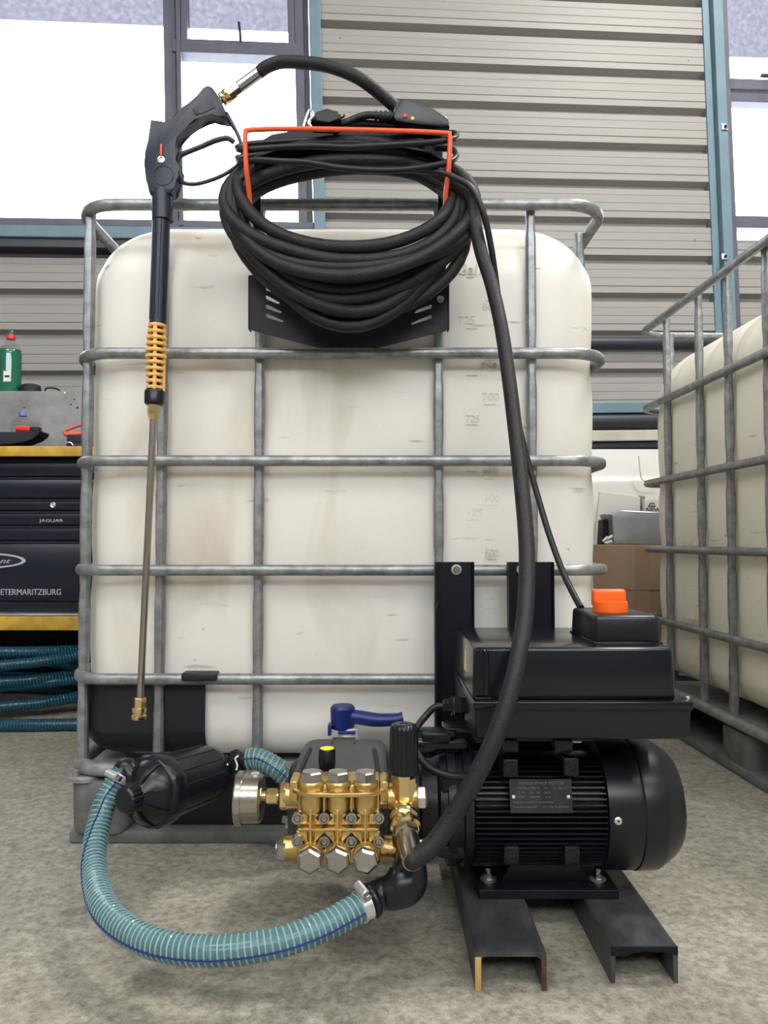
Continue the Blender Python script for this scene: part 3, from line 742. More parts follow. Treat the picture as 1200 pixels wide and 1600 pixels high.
m = MB(); m.tube([(cx_ - .018, 1.235, .2395), (cx_ - .018, 1.262, .2405), (cx_ + .018, 1.262, .2405), (cx_ + .018, 1.235, .2395)], .0015, 8); m.build('casting_panel', M['gray_cast'], cr)
oy = 1.118; ox = PX(512, oy); oz = .226
m = MB(); m.lathe((ox, oy, oz), (0, 0, 1), [(0, .0138), (.005, .0138), (.0062, .0115), (.0085, .0118), (.011, .0112), (.014, .0122), (.0345, .0116), (.0362, .0105)], 40, wob=lambda a, t: 1 + (.03 * math.cos(16 * a) if .014 <= t < .035 else 0)); oc = m.build('oil_cap', M['blk'], pump)
m = MB(); m.lathe((ox, oy, oz + .0360), (0, 0, 1), [(0, .0100), (.0008, .0100), (.0012, .0092)], 32); m.build('cap_disc', M['yellow'], oc)
# coupling housing between crankcase and motor
m = MB(); m.lathe((PX(606, 1.1), 1.19, .163), (1, 0, 0), [(0, .070), (.004, .074), (.014, .074), (.016, .062), (.046, .060)], 48); m.build('coupling_housing', M['blk_matt'], pump)
# brass head
hx0, hx1 = PX(459), PX(599); FY = 1.000
cxs = [PX(486), PX(528), PX(571)]; zc_ = PZ(1299)
head_z0, head_z1 = PZ(1357), PZ(1232)
m = MB(); m.box((hx0 + .004, FY + .018, head_z0 + .008), (hx1 - .004, FY + .078, head_z1), .005); hd = m.build('brass_head', M['brass'], pump)
# upper valve cylinders with a scalloped flange
for i, cx in enumerate(cxs):
    m = MB(); m.lathe((cx, FY + .022, PZ(1272)), (0, 0, 1), [(-.004, .013), (.0, .0155), (.006, .0160), (PZ(1238) - PZ(1272), .0160), (PZ(1238) - PZ(1272) + .001, .0165), (PZ(1226, 1.01) - PZ(1272), .0165), (PZ(1226, 1.01) - PZ(1272) + .002, .015)], 40); m.build('valve_cylinder', M['brass'], hd)
    zc = PZ(1227, 1.012)
    m = MB(); m.lathe((cx, FY + .022, zc), (0, 0, 1), [(0, .0148), (.003, .0152), (.0035, .0142), (.0042, .0142)], 6 * 6); w_ = m.build('valve_cap', M['steel'], pump)
    m = MB(); m.hexn((cx, FY + .022, zc + .003), (cx, FY + .022, zc + .0155), .0150, phase=PI / 6); m.build('hex_head', M['steel'], w_)
fl = []
zf = PZ(1243)
outl = [(hx0 - .004, FY + .030)]
pts = [(hx0 - .004, FY + .045), (hx0 - .004, FY + .020), (hx0 + .010, FY + .004), (cxs[0] + .004, FY + .0), (cxs[1] - .018, FY - .000), (cxs[1], FY - .002), (cxs[1] + .018, FY), (cxs[2] - .004, FY), (hx1 - .010, FY + .004), (hx1 + .004, FY + .020), (hx1 + .004, FY + .045)]
m = MB(); m.prism(pts, zf - .0025, zf + .0025, .001, axis='z'); m.build('head_flange', M['brass'], hd)
for sx, xx in ((-1, hx0 - .001), (1, hx1 + .001)):
    m = MB(); m.box((xx - .006, FY + .018, PZ(1262)), (xx + .006, FY + .060, PZ(1227)), .004); m.build('head_cheek', M['brass'], hd)
# ribs on the face
m = MB(); m.box((hx0 + .006, FY + .004, zc_ - .0018), (hx1 - .006, FY + .022, zc_ + .0018), .0012)
for cx in cxs: m.box((cx - .0016, FY + .004, PZ(1334)), (cx + .0016, FY + .022, PZ(1268)), .001)
for cx in ((cxs[0] + cxs[1]) / 2, (cxs[1] + cxs[2]) / 2): m.box((cx - .0014, FY + .006, PZ(1272)), (cx + .0014, FY + .022, PZ(1238)), .001)
m.build('casting_rib', M['brass'], hd)
# webs in four quadrants
m = MB()
for cx in cxs:
    for sz in (1, -1):
        for sx in (1, -1):
            rr = .0165; c = (cx + sx * .0045, zc_ + sz * .0045)
            pl_ = [c] + [(c[0] + sx * (.0145 * math.cos(t)), c[1] + sz * (.0145 * math.sin(t)) * .95) for t in [PI / 2 * k / 6 for k in range(7)]]
            if sx * sz < 0: pl_.reverse()
            m.prism(pl_, FY + .0125, FY + .020, .0008)
m.build('casting_web', M['brass'], hd)
# studs with socket heads
for px in (466, 507.5, 549.5, 592):
    for py in (1280, 1316.5):
        c = Vector((PX(px, FY + .008), FY + .020, PZ(py, FY + .008)))
        mid_ = 480 < px < 570
        if mid_:
            m = MB(); m.lathe(c, (0, -1, 0), [(-.004, .0115), (.0078, .0112)], 4, phase=0); pk = m.build('pocket_shade', M['blk_matt'], hd, False)  # black block stands in for the shade of the recess round the stud
        m = MB(); m.lathe(c, (0, -1, 0), [(0, .0074), (.0104, .0074), (.0110, .0069), (.0110, .0046), (.0070, .0044), (.0070, 0)], 28); sk = m.build('stud_washer', M['steel'], pump)
        m = MB(); m.lathe(c + Vector((0, -.006, 0)), (0, -1, 0), [(0, .0042), (.0045, .0042), (.0052, .0036), (.0052, .0018), (.0030, .0016), (.0030, 0)], 20); m.build('socket_screw', M['stainless'], sk)
# lower plugs
for i, cx in enumerate(cxs):
    cz = PZ(1347, .985)
    xx = PX((485, 528, 571)[i], .985)
    m = MB(); m.lathe((xx, FY + .045, cz), (0, -1, 0), [(0, .0165), (.045, .0165), (.050, .0160), (.051, .0140)], 36); m.build('suction_cylinder', M['brass'], hd)
    m = MB(); m.lathe((xx, FY - .004, cz), (0, -1, 0), [(0, .0168), (.002, .0168), (.0028, .0163), (.0100, .0163), (.0125, .0130), (.0128, 0)], 6, phase=(0, .12, .25)[i]); m.build('hex_plug', M['steel'], pump)
m = MB()
for i in range(3):
    cx = cxs[i]; m.prism([(cx - .012, PZ(1337)), (cx + .012, PZ(1337)), (cx + .003, PZ(1318)), (cx - .003, PZ(1318))], FY + .006, FY + .02, .001)
m.build('casting_gusset', M['brass'], hd)
m = MB(); m.box((hx0 + .004, FY + .012, PZ(1362)), (hx1 - .004, FY + .060, PZ(1330)), .006); m.build('suction_gallery', M['brass'], hd)
# side ports
yp = FY + .040
zup, zlo = PZ(1244, yp), PZ(1325, yp)
m = MB(); m.cyl((PX(446, yp), yp, zup), (hx0 + .01, yp, zup), .0165, 32, .001); m.build('outlet_port', M['brass'], hd)
m = MB(); m.hexn((PX(450, yp), yp, zup), (PX(439, yp), yp, zup), .0185); m.build('port_nut', M['brass2'], pump)
m = MB(); m.cyl((PX(446, yp), yp, zlo), (hx0 + .01, yp, zlo), .0165, 32, .001); m.build('inlet_port', M['brass'], hd)
m = MB(); m.hexn((PX(450, yp), yp, zlo), (PX(437, yp), yp, zlo), .0180); m.lathe((PX(437, yp), yp, zlo), (-1, 0, 0), [(0, .010), (.002, .010)], 20); m.build('port_plug', M['steel'], pump)
m = MB(); m.cyl((hx1 - .01, yp, zup), (PX(616, yp), yp, zup), .0165, 32, .001); m.build('outlet_port', M['brass'], hd)
m = MB(); m.cyl((hx1 - .01, yp, zlo), (PX(616, yp), yp, zlo), .0165, 32, .001); m.build('inlet_port', M['brass'], hd)
# pressure gauge (dial turned to the left)
gy = yp; gz = PZ(1247, gy)
gauge = thing('pressure_gauge', 'round chrome pressure gauge screwed into the left of the brass pump head', 'gauge', (PX(392, gy), gy, gz))
m = MB(); m.hexn((PX(436, gy), gy, zup), (PX(418, gy), gy, zup), .0105); m.cyl((PX(442, gy), gy, zup), (PX(410, gy), gy, zup), .0065, 20); m.build('gauge_stem', M['brass2'], gauge)
m = MB(); xr = PX(414, gy); m.lathe((xr, gy, gz), (-1, 0, 0), [(0, .010), (.001, .028), (.004, .0315), (.026, .0320), (.0262, .0345), (.0335, .0350), (.0355, .0335), (.0350, .030), (.0325, .030), (.0325, 0)], 56); m.build('gauge_case', M['stainless'], gauge, angle=30)
m = MB(); m.cyl((xr - .0325, gy, gz), (xr - .0335, gy, gz), .0298, 40); gf = m.build('gauge_face', M['glassdial'], gauge)
m = MB(); m.box((xr - .0342, gy - .002, gz - .003), (xr - .0335, gy + .002, gz + .024)); m.build('gauge_needle', M['blk_matt'], gf)
m = MB(); m.lathe((PX(401, gy), gy, gz + .029), (0, 0, 1), [(0, .006), (.004, .006), (.005, .0045)], 16); m.build('case_plug', M['zinc'], gauge)

# unloader valve at the right with its ribbed knob
uy = 1.032; ux = PX(630.5, uy)
unl = thing('unloader_valve', 'brass pressure regulator with a ribbed black knob beside the pump head', 'valve', (ux, uy, PZ(1330, uy)))
zk0, zk1 = PZ(1208, uy), PZ(1130, uy)
m = MB(); m.lathe((ux, uy, zk0), (0, 0, 1), [(0, .0186), (.002, .0194), (.010, .0190), (zk1 - zk0 - .007, .0180), (zk1 - zk0 - .002, .0165), (zk1 - zk0, .0115), (zk1 - zk0 - .0005, .0055), (zk1 - zk0 - .004, .005)], 96, wob=lambda a, t: 1 + (.10 * (abs(math.cos(8 * a)) ** .5 - .7) if .002 < t < zk1 - zk0 - .003 else 0)); kb = m.build('adjusting_knob', M['blk'], unl, angle=50)
m = MB(); m.hexn((ux, uy, zk1 - .006), (ux, uy, zk1 - .0015), .0055); m.build('knob_bolt', M['steel'], kb)
m = MB(); m.hexn((ux, uy, zk0 - .006), (ux, uy, zk0 + .001), .0150); m.build('lock_nut', M['brass2'], unl)
zb_ = PZ(1300, uy)
m = MB(); m.lathe((ux, uy, zb_ - .02), (0, 0, 1), [(0, .014), (.004, .0165), (zk0 - zb_ + .015, .0165)], 8, phase=PI / 8); m.build('valve_body', M['brass2'], unl, angle=25)
m = MB(); m.cyl((ux - .022, uy + .006, zup), (ux + .018, uy + .006, zup), .0165, 24, .001); m.build('banjo_arm', M['brass'], unl)
m = MB(); m.cyl((ux - .022, uy + .006, zlo), (ux + .018, uy + .006, zlo), .0150, 24, .001); m.build('banjo_arm', M['brass'], unl)
for pz_, r_ in ((zup, .0150), (zlo, .0140)):
    m = MB(); m.lathe((ux + .015, uy + .004, pz_), (1, 0, 0), [(0, r_ * .8), (.004, r_ * .8), (.0042, r_), (.013, r_), (.015, r_ * .85)], 6, phase=.3); m.build('banjo_bolt', M['zinc'], unl)
# angled outlet pointing down toward the viewer, quick coupling
oa = P(630, 1258, uy - .004); ob = P(640, 1352, .945); od = (ob - oa).normalized(); Lq = (ob - oa).length
m = MB(); m.lathe(oa, od, [(-.006, .010), (0, .0150), (.012, .0155), (.014, .0130), (.018, .0130)], 8); m.build('outlet_elbow', M['brass2'], unl)
m = MB(); m.lathe(oa + od * .016, od, [(0, .0165), (.003, .0195), (.009, .0195), (.011, .0180), (.013, .0195), (.022, .0198), (.025, .0170)], 40); m.build('coupling_sleeve', M['brass2'], unl)
hose_end = oa + od * (.072)
# ============================================================ HOSES AND CABLES
def spiral_hose(name, label, pts, r, stripe=True, core=M['hose_core'], wall=M['teal'], rib=M['teal_rib'], pitch=.0075, group=None, cat='hose', stripe_a=.3, step=.0018):
    path = catmull(pts, 26); seg = 20
    # length param
    Ls = [0]
    for a, b in zip(path, path[1:]): Ls.append(Ls[-1] + (b - a).length)
    tot = Ls[-1]
    n = max(40, int(tot / step))
    # resample evenly
    out = []; j = 0
    for i in range(n + 1):
        s_ = tot * i / n
        while j < len(Ls) - 2 and Ls[j + 1] < s_: j += 1
        t = (s_ - Ls[j]) / max(1e-9, Ls[j + 1] - Ls[j]); out.append(path[j].lerp(path[j + 1], min(1, t)))
    root = thing(name, label, cat, tuple(out[0]), 0, group)
    m = MB(); m.tube(out, lambda t: r * (1 + .006 * math.cos(2 * PI * t * tot / pitch)), seg); m.build('hose_wall', wall, root, angle=80)
    m = MB(); m.tube(out[::4] + [out[-1]], r * .80, 14); m.build('hose_bore', core, root)
    # frames again for the spiral rib
    T = []; fr = []; u = Vector((0, 0, 1))
    for i in range(len(out)):
        a = out[max(0, i - 1)]; b = out[min(len(out) - 1, i + 1)]; t = (b - a).normalized()
        u = (u - t * u.dot(t)); u = u.normalized() if u.length > 1e-6 else t.orthogonal().normalized(); fr.append((t, u.copy()))
    hx = []; turns = tot / pitch; k = 14; N = int(turns * k)
    for i in range(N + 1):
        q = i / N; f_ = q * (len(out) - 1); a = int(f_); b = min(a + 1, len(out) - 1); tt = f_ - a
        c = out[a].lerp(out[b], tt); t, uu = fr[a]; v = t.cross(uu); an = 2 * PI * i / k
        hx.append(c + (uu * math.cos(an) + v * math.sin(an)) * (r * 1.0))
    m = MB(); m.tube(hx, r * .075, 6, cap=False); tag(m.build('hose_rib', rib, root), kind='stuff')
    if stripe:
        st = []
        for i in range(0, len(out), 3):
            t = fr[i][0]; q_ = Vector((0, -1, -.12 if stripe_a > 1.5 else .3)); q_ = (q_ - t * q_.dot(t)).normalized(); st.append(out[i] + q_ * (r * 1.03))
        m = MB(); m.tube(st, r * .085, 6, flat=.7); m.build('stripe', M['navy'], root)
    return root, out
def clamp(parent, p, d, r, label=None, scr=(0, 0, 1)):
    d = Vector(d).normalized(); p = Vector(p)
    m = MB(); m.lathe(p - d * .006, d, [(0, r), (0, r + .0015), (.012, r + .0015), (.012, r)], 40); c = m.build('hose_clamp', M['zinc'], parent)
    u = Vector(scr); u = (u - d * u.dot(d)).normalized(); v = d.cross(u)
    for k in range(36):
        a = 2 * PI * k / 36
        if k > 17: continue
        q = p + (u * math.cos(a + 2.0) + v * math.sin(a + 2.0)) * (r + .0012)
        m2 = MB(); m2.tube([q - d * .0035, q + d * .0035], .0007, 5); m2.build('clamp_slot', M['blk_matt'], c)
    m = MB(); m.cyl(p + u * (r + .006) - v * .010, p + u * (r + .006) + v * .012, .0058, 16, .001); b = m.build('clamp_screw_housing', M['zinc'], c)
    m = MB(); m.hexn(p + u * (r + .006) + v * .012, p + u * (r + .006) + v * .019, .0048); m.build('clamp_screw', M['steel'], b)
    return c

# -- suction hose from the filter down onto the floor and up to the pump elbow
HR = .0172
sp = [P(194, 1205, 1.215), P(168, 1245, 1.20), P(152, 1300, 1.17), P(147, 1360, 1.11), P(167, 1425, 1.02), P(230, 1470, .955), P(320, 1486, .925), P(420, 1476, .925), P(500, 1450, .945), P(572, 1412, .975)]
for q in sp: q.z = max(q.z, HR + .0012)
suc, so = spiral_hose('suction_hose', 'clear teal spiral hose looping low above the floor from filter to pump', sp, HR, stripe_a=2.0)
d = (so[-1] - so[-30]).normalized()
clamp(suc, so[-1] - d * .004, d, HR + .0012, scr=(-.2, -.4, 1))
d0 = (so[0] - so[30]).normalized()
clamp(suc, so[0] - d0 * .012, d0, HR + .0010, scr=(0, -.6, 1))
# black rubber elbow
el = [so[-1] - d * .010, P(592, 1399, .988), P(615, 1392, .990), P(634, 1378, .995), P(640, 1355, 1.008), P(637, 1330, 1.034)]
m = MB()
def er(t): return .0180 + .0090 * math.exp(-((t - .58) / .24) ** 2)
m.tube(catmull(el, 10), er, 28)
m.lathe(so[-1] + d * .004, d, [(0, .0195), (.003, .0215), (.006, .0215), (.009, .019)], 32)
e = m.build('pipe_elbow', M['blk'], None, angle=60); tag(e, 'fat black moulded elbow joining the teal floor hose to the pump', 'pipe elbow')

# -- second, short hose from the filter outlet to the tank valve
sp2 = [P(388, 1186, 1.345), P(405, 1186, 1.340), P(430, 1199, 1.33), P(462, 1222, 1.335), P(500, 1225, 1.36), P(528, 1200, 1.385), P(533, 1175, 1.395)]
sh, so2 = spiral_hose('feed_hose', 'short teal spiral hose between the filter outlet and the tank valve', sp2, .0175, stripe_a=1.2)

# -- filter canister, axis mostly toward the viewer
A = P(330, 1206, 1.345); Bp = P(196, 1250, 1.165); fd = (Bp - A).normalized(); FL = (Bp - A).length
filt = thing('inline_filter', 'black cylindrical water filter canister lying in front of the tank corner', 'filter', tuple(A + (Bp - A) * .5))
m = MB(); m.lathe(A, fd, [(-.012, .020), (-.006, .036), (.006, .045), (.020, .0485), (.120, .0500), (.121, .0490), (.128, .0490)], 56); can = m.build('canister', M['blk'], filt, angle=30)
for k in range(14):
    a = 2 * PI * k / 14; u = Vector((0, 0, 1)); u = (u - fd * u.dot(fd)).normalized(); v = fd.cross(u)
    o = (u * math.cos(a) + v * math.sin(a)); m = MB(); m.tube([A + fd * .02 + o * .0485, A + fd * .118 + o * .0500], .0010, 6); m.build('canister_rib', M['blk'], can)
q0 = A + fd * .122
m = MB(); m.lathe(q0, fd, [(0, .0530), (.004, .0560), (.010, .0565), (.026, .0560), (.030, .0530), (.032, .050)], 72, wob=lambda a, t: 1 + (.012 * math.cos(18 * a) if t < .028 else 0)); m.build('screw_collar', M['blk'], filt)
m = MB(); m.lathe(q0 + fd * .030, fd, [(0, .050), (.008, .047), (.020, .036), (.026, .024), (.032, .020)], 56); cap = m.build('filter_cap', M['blk'], filt)
for k in range(8):
    a = 2 * PI * k / 8 + .35; o = (u * math.cos(a) + v * math.sin(a)); side = fd.cross(o)
    b0 = q0 + fd * .027
    pl_ = [b0 + o * .052, b0 + fd * .012 + o * .050, b0 + fd * .028 + o * .036, b0 + fd * .034 + o * .020, b0 + o * .020]
    m = MB(); Av = [m.bm.verts.new(p + side * .0016) for p in pl_]; Bv = [m.bm.verts.new(p - side * .0016) for p in pl_]
    m._f(Av); m._f(list(reversed(Bv)))
    for i in range(5): m._f((Av[i], Bv[i], Bv[(i + 1) % 5], Av[(i + 1) % 5]))
    m.build('cap_web', M['blk'], cap, False)
q1 = q0 + fd * .058
m = MB(); m.lathe(q1, fd, [(0, .0165), (.002, .0165), (.003, .0200), (.022, .0195), (.025, .0165), (.0255, 0)], 72, wob=lambda a, t: 1 + (.035 * math.cos(18 * a) if .002 < t < .024 else 0)); m.build('drain_knob', M['blk'], cap)
# inlet spigot toward the suction hose
s0 = so[0]; b0 = q0 + fd * .030
m = MB(); m.tube(catmull([b0 + Vector((-.012, 0, .012)), (b0 + s0) / 2 + Vector((-.006, 0, .010)), s0 + d0 * .006, s0 - d0 * .012], 6), .0165, 20); m.build('inlet_spigot', M['blk'], filt)
# outlet fittings between canister and feed hose
f0 = A - fd * .006; f1 = so2[0]
dd = (f1 - f0).normalized(); LL = (f1 - f0).length
m = MB(); m.cyl(f0 - dd * .0, f1 + dd * .006, .0135, 24); out = m.build('outlet_fitting', M['blk'], filt)
for t, r_ in ((.30, .021), (.62, .0225)):
    m = MB(); c = f0 + dd * (LL * t); m.hexn(c, c + dd * .014, r_); hn = m.build('union_nut', M['blk'], out)
# smeared white thread sealant
for i, (px, py) in enumerate(((353, 1203), (369, 1190))):
    m = MB(); c = P(px, py, 1.318); m.tube(catmull([c + Vector((.004, 0, .010)), c + Vector((-.001, -.002, .006)), c, c + Vector((.002, 0, -.008)), c + Vector((0, 0, -.014))], 5), .0016, 6); m.build('thread_sealant', M['paper'], out)

# -- tank valve with blue lever
vx, vy = X(545, 1.40), 1.395; vz = Z(1190, 1.395)
tv = thing('tank_valve', 'white tank outlet valve with a blue lever behind the pump', 'valve', (vx, vy, vz))
m = MB(); m.cyl((vx, 1.455, vz), (vx, 1.36, vz), .032, 32, .002); m.cyl((vx, 1.36, vz), (vx, 1.345, vz), .036, 32, .002); m.build('valve_body', M['valve'], tv)
m = MB(); m.cyl((vx, vy, vz + .02), (vx, vy, Z(1136, vy)), .019, 24, .002); m.build('valve_neck', M['valve'], tv)
zh = Z(1121, vy); xh0 = X(536, vy)
m = MB(); m.lathe((xh0, vy, Z(1138, vy)), (0, 0, 1), [(0, .019), (.006, .0215), (Z(1106, vy) - Z(1138, vy), .0225), (Z(1102, vy) - Z(1138, vy), .019)], 32)
m.build('lever_hub', M['blue'], tv)
m = MB(); m.tube(catmull([P(538, 1118, vy), P(560, 1121, vy - .006), P(590, 1125, vy - .010), P(620, 1124, vy - .012), P(630, 1122, vy - .012)], 6), lambda t: .0125 + .001 * math.sin(t * 6), 20, flat=.95); m.build('lever', M['blue'], tv)
m = MB(); m.box(P(512, 1150, vy - .02), P(519, 1128, vy + .01), .001); m.box(P(512, 1134, vy - .02), P(530, 1128, vy + .01), .001); m.box(P(528, 1148, vy - .022), P(556, 1138, vy), .002); m.build('locking_tab', M['blue'], tv)

# -- main pressure hose: coils on the hanger, then down to the pump
r_h = .0112
# per turn: left, right, top, bottom, height of the sides, skew, width exponent of the lower half
turns = [(388, 706, 236, 379, 300, 4, 1.0), (364, 716, 246, 404, 296, 10, 1.0), (344, 738, 226, 412, 338, 10, 1.0), (366, 726, 254, 432, 310, -10, 1.1), (356, 722, 232, 448, 322, 14, 1.3),
         (350, 744, 256, 462, 330, -8, 1.25), (374, 720, 218, 480, 316, 6, 1.55), (368, 716, 260, 496, 330, -6, 1.7), (360, 728, 246, 486, 350, 12, .86), (372, 730, 250, 508, 320, 0, 1.75), (380, 714, 264, 516, 330, -8, 1.8), (352, 742, 240, 426, 326, -14, 1.1), (372, 744, 250, 440, 318, 0, 1.2)]
Yb = [1.262, 1.275, 1.258, 1.290, 1.304, 1.286, 1.312, 1.320, 1.330, 1.306, 1.324, 1.250, 1.270]
Yt = [1.345, 1.365, 1.342, 1.372, 1.352, 1.378, 1.345, 1.382, 1.384, 1.360, 1.375, 1.340, 1.325]
def coil(n=44):
    pts = []; N = len(turns)
    for k in range(N - 1):
        for i in range(n):
            t = i / n; sm = t * t * (3 - 2 * t)
            xl, xr, yt, ybm, ccy, sk, kb = [p_ + (q_ - p_) * sm for p_, q_ in zip(turns[k], turns[k + 1])]
            yB = Yb[k] + (Yb[k + 1] - Yb[k]) * t; yT = Yt[k] + (Yt[k + 1] - Yt[k]) * t
            ph = PI * .25 - 2 * PI * t  # clockwise: starts upper right and runs down the right side
            c, s2 = math.cos(ph), math.sin(ph)
            cx = (xl + xr) / 2; hw = (xr - xl) / 2
            if s2 > 0: px = cx + hw * c; py = ccy - (ccy - yt) * s2; Y = 1.318 + (yT - 1.318) * s2
            else: px = cx + hw * c; g_ = (kb - 1) / .8; sb = abs(s2); py = ccy + (ybm - ccy) * ((1 - .6 * g_) * sb + .6 * g_ * sb ** 2.2); Y = 1.318 + (yB - 1.318) * abs(s2)
            py += sk * c + 2.5 * noise.noise(Vector((px * .012, k * 3.1, 0)))
            pts.append(P(px, py, Y))
    return pts
cp = coil()
start = [P(405, 113, 1.350), P(418, 104, 1.345), P(440, 97, 1.340), P(475, 98, 1.330), P(515, 104, 1.320), P(560, 122, 1.315), P(600, 152, 1.335), P(640, 188, 1.350), P(672, 216, 1.35)]
down = [P(733, 305, 1.30), P(741, 345, 1.292), P(752, 395, 1.28), P(768, 445, 1.262), P(783, 510, 1.225), P(795, 590, 1.19), P(806, 680, 1.15), P(816, 770, 1.105), P(823, 860, 1.06), P(821, 950, 1.01), P(811, 1020, .975), P(795, 1090, .955), P(770, 1160, .945), P(735, 1230, .945), P(705, 1280, .945), P(680, 1316, .942), P(660, 1334, .940), P(645, 1343, .940)]
path = catmull(start + cp[0:1], 10)[:-1] + cp + catmull([cp[-1]] + down, 12)[1:]
ph = thing('pressure_hose', 'thick black rubber pressure hose coiled on the hanger and hanging to the pump', 'hose', tuple(P(545, 400, 1.32)))
m = MB(); m.tube(path, lambda t: r_h * (1 + .10 * max(0, (t - .9) * 10)), 12); m.build('hose', M['rubber'], ph, angle=80)
e1 = path[-1]; ed = (e1 - path[-4]).normalized()
# crimped ferrule into the quick coupling
m = MB(); tip = e1; g0 = oa + od * .040
m.lathe(g0, od, [(0, .0140), (.004, .0165), (.010, .0165), (.012, .0135)], 6); m.build('coupling_nut', M['steel'], ph)
m = MB(); ff = (tip - (g0 + od * .008)); fl_ = ff.length
m.lathe(g0 + od * .008, ff, [(0, .0130), (fl_ * .15, .0142), (fl_ * .92, .0142), (fl_ + .004, .0132)], 36); m.build('ferrule', M['stainless'], ph)
m = MB(); m.ball(e1, r_h * 1.12, 20); m.build('hose_bend', M['rubber'], ph)

# -- power cable: wraps the hanger and drops to the control box
r_c = .0054
def wrapc(y0):
    return
cab = [P(520, 222, 1.33), P(560, 232, 1.30), P(620, 236, 1.285)]
w1_ = [P(545, 230, 1.284), P(480, 228, 1.284), P(420, 231, 1.286), P(384, 234, 1.292), P(372, 233, 1.31), P(374, 229, 1.34), P(400, 224, 1.36), P(500, 218, 1.365), P(640, 212, 1.36), P(705, 208, 1.34), P(712, 214, 1.31), P(700, 219, 1.29), P(650, 224, 1.284), P(560, 229, 1.283)]
w2_ = [P(440, 252, 1.276), P(400, 250, 1.284), P(380, 253, 1.295), P(372, 250, 1.315), P(376, 246, 1.345), P(430, 240, 1.362), P(560, 236, 1.365), P(690, 232, 1.355), P(712, 240, 1.325), P(706, 251, 1.295), P(680, 258, 1.282), P(640, 264, 1.277), P(590, 266, 1.274), P(530, 262, 1.272), P(480, 254, 1.272)]
cable = thing('power_cable', 'thin black power cable looped over the orange bracket and dropping to the control box', 'cable', tuple(P(545, 240, 1.30)))
m = MB(); m.tube(catmull(w1_, 8, closed=True), r_c, 10, closed=True); m.build('cable_loop', M['cable'], cable)
m = MB(); m.tube(catmull(w2_, 8, closed=True), r_c, 10, closed=True); m.build('cable_loop', M['cable'], cable)
dn = [P(600, 264, 1.285), P(680, 268, 1.290), P(715, 280, 1.282), P(738, 296, 1.275), P(756, 335, 1.275), P(768, 390, 1.29), P(778, 460, 1.31), P(790, 540, 1.33), P(806, 640, 1.34), P(822, 710, 1.34), P(840, 775, 1.33), P(858, 835, 1.31), P(880, 895, 1.28), P(899, 934, 1.245), P(908, 950, 1.222)]
m = MB(); m.tube(catmull(dn, 10), r_c, 10); m.build('cable_drop', M['cable'], cable)
# cable from the gland down behind the knob to the pump flange
gl = P(697, 1101, 1.20); gl = Vector((x0 - .026, 1.20, P(704, 1103, 1.20).z))
cb = [gl, gl + Vector((-.015, 0, -.002)), P(664, 1120, 1.195), P(650, 1140, 1.16), P(647, 1165, 1.12), P(655, 1182, 1.10), P(675, 1202, 1.085), P(705, 1212, 1.078), P(735, 1212, 1.088), P(765, 1205, 1.12)]
m = MB(); m.tube(catmull(cb, 8), .0055, 10); o = m.build('pump_cable', M['cable'], None); tag(o, 'short black cable curving from the control box gland behind the ribbed knob', 'cable')
# pressure switch beside the knob
ps = thing('pressure_switch', 'glossy black pressure switch housing above the motor flange', 'switch', tuple(P(690, 1165, 1.16)))
c = P(672, 1160, 1.165)
m = MB(); m.lathe(c + Vector((-.022, 0, -.002)), (1, 0, 0), [(0, .016), (.004, .020), (.022, .0205), (.034, .0150), (.046, .0130), (.075, .0130), (.077, .011)], 36); m.build('switch_body', M['blk_gloss'], ps)
m = MB(); m.box(c + Vector((-.014, -.02, .004)), c + Vector((.030, .022, .019)), .004); m.build('switch_cap', M['blk'], ps)
m = MB(); m.box(P(694, 1147, 1.17), P(736, 1126, 1.22), .002); m.build('switch_terminal', M['blk'], ps)
m = MB(); m.hexn(P(705, 1150, 1.155), P(705, 1141, 1.155), .008); m.build('switch_nut', M['blk'], ps)

# ============================================================ HANGER
hg = thing('hose_hanger', 'black steel hose hanger plate with slots and an orange wire bracket', 'hanger', tuple(P(545, 540, 1.385)))
HY = 1.385
def slot_poly(x0_, y0_, x1_, y1_): pass
pl_ = [P(x, y, HY) for x, y in ((388, 431), (402, 429), (430, 429), (675, 429), (688, 429), (702, 431), (702, 515), (690, 519), (588, 544), (500, 544), (400, 518), (388, 514))]
# plate face with real slots: built as a grid of strips is avoided by boolean difference
m = MB(); m.prism([(p.x, p.z) for p in pl_], HY - .0015, HY + .0015)
hp = m.build('lower_plate', M['blk_paint'], hg, False)
slots = []
for k in range(4):
    yy = 447.5 + k * 14.2
    slots.append(([(415, yy), (418, yy), (434 + 3 * k, yy + 11), (434 + 3 * k, yy + 13), (431 + 3 * k, yy + 13.5), (416, yy + 6)] if k else [(415, 448), (419, 447.5), (436, 459), (434, 460), (416, 454)]))
    slots.append([(674, yy - 0), (675, yy + 2), (674, yy + 6), (656 - 3 * k, yy + 14), (653 - 3 * k, yy + 13.5), (658 - 3 * k, yy + 8)] if k < 3 else [(674, 492), (675, 494), (674, 498), (643, 508), (643, 505), (655, 499)])
bmq = MB()
for sl in slots:
    bmq.prism([(P(x, y, HY).x, P(x, y, HY).z) for x, y in sl], HY - .01, HY + .01)
cut = bmq.build('cutter', M['blk_paint'], None, False)
mo = hp.modifiers.new('slots', 'BOOLEAN'); mo.object = cut; mo.operation = 'DIFFERENCE'; mo.solver = 'EXACT'
cut_loc = cut.location.copy(); bpy.context.view_layer.update()
me2 = bpy.data.meshes.new_from_object(hp.evaluated_get(bpy.context.evaluated_depsgraph_get()))
hp.modifiers.clear(); hp.data = me2; bpy.data.objects.remove(cut)
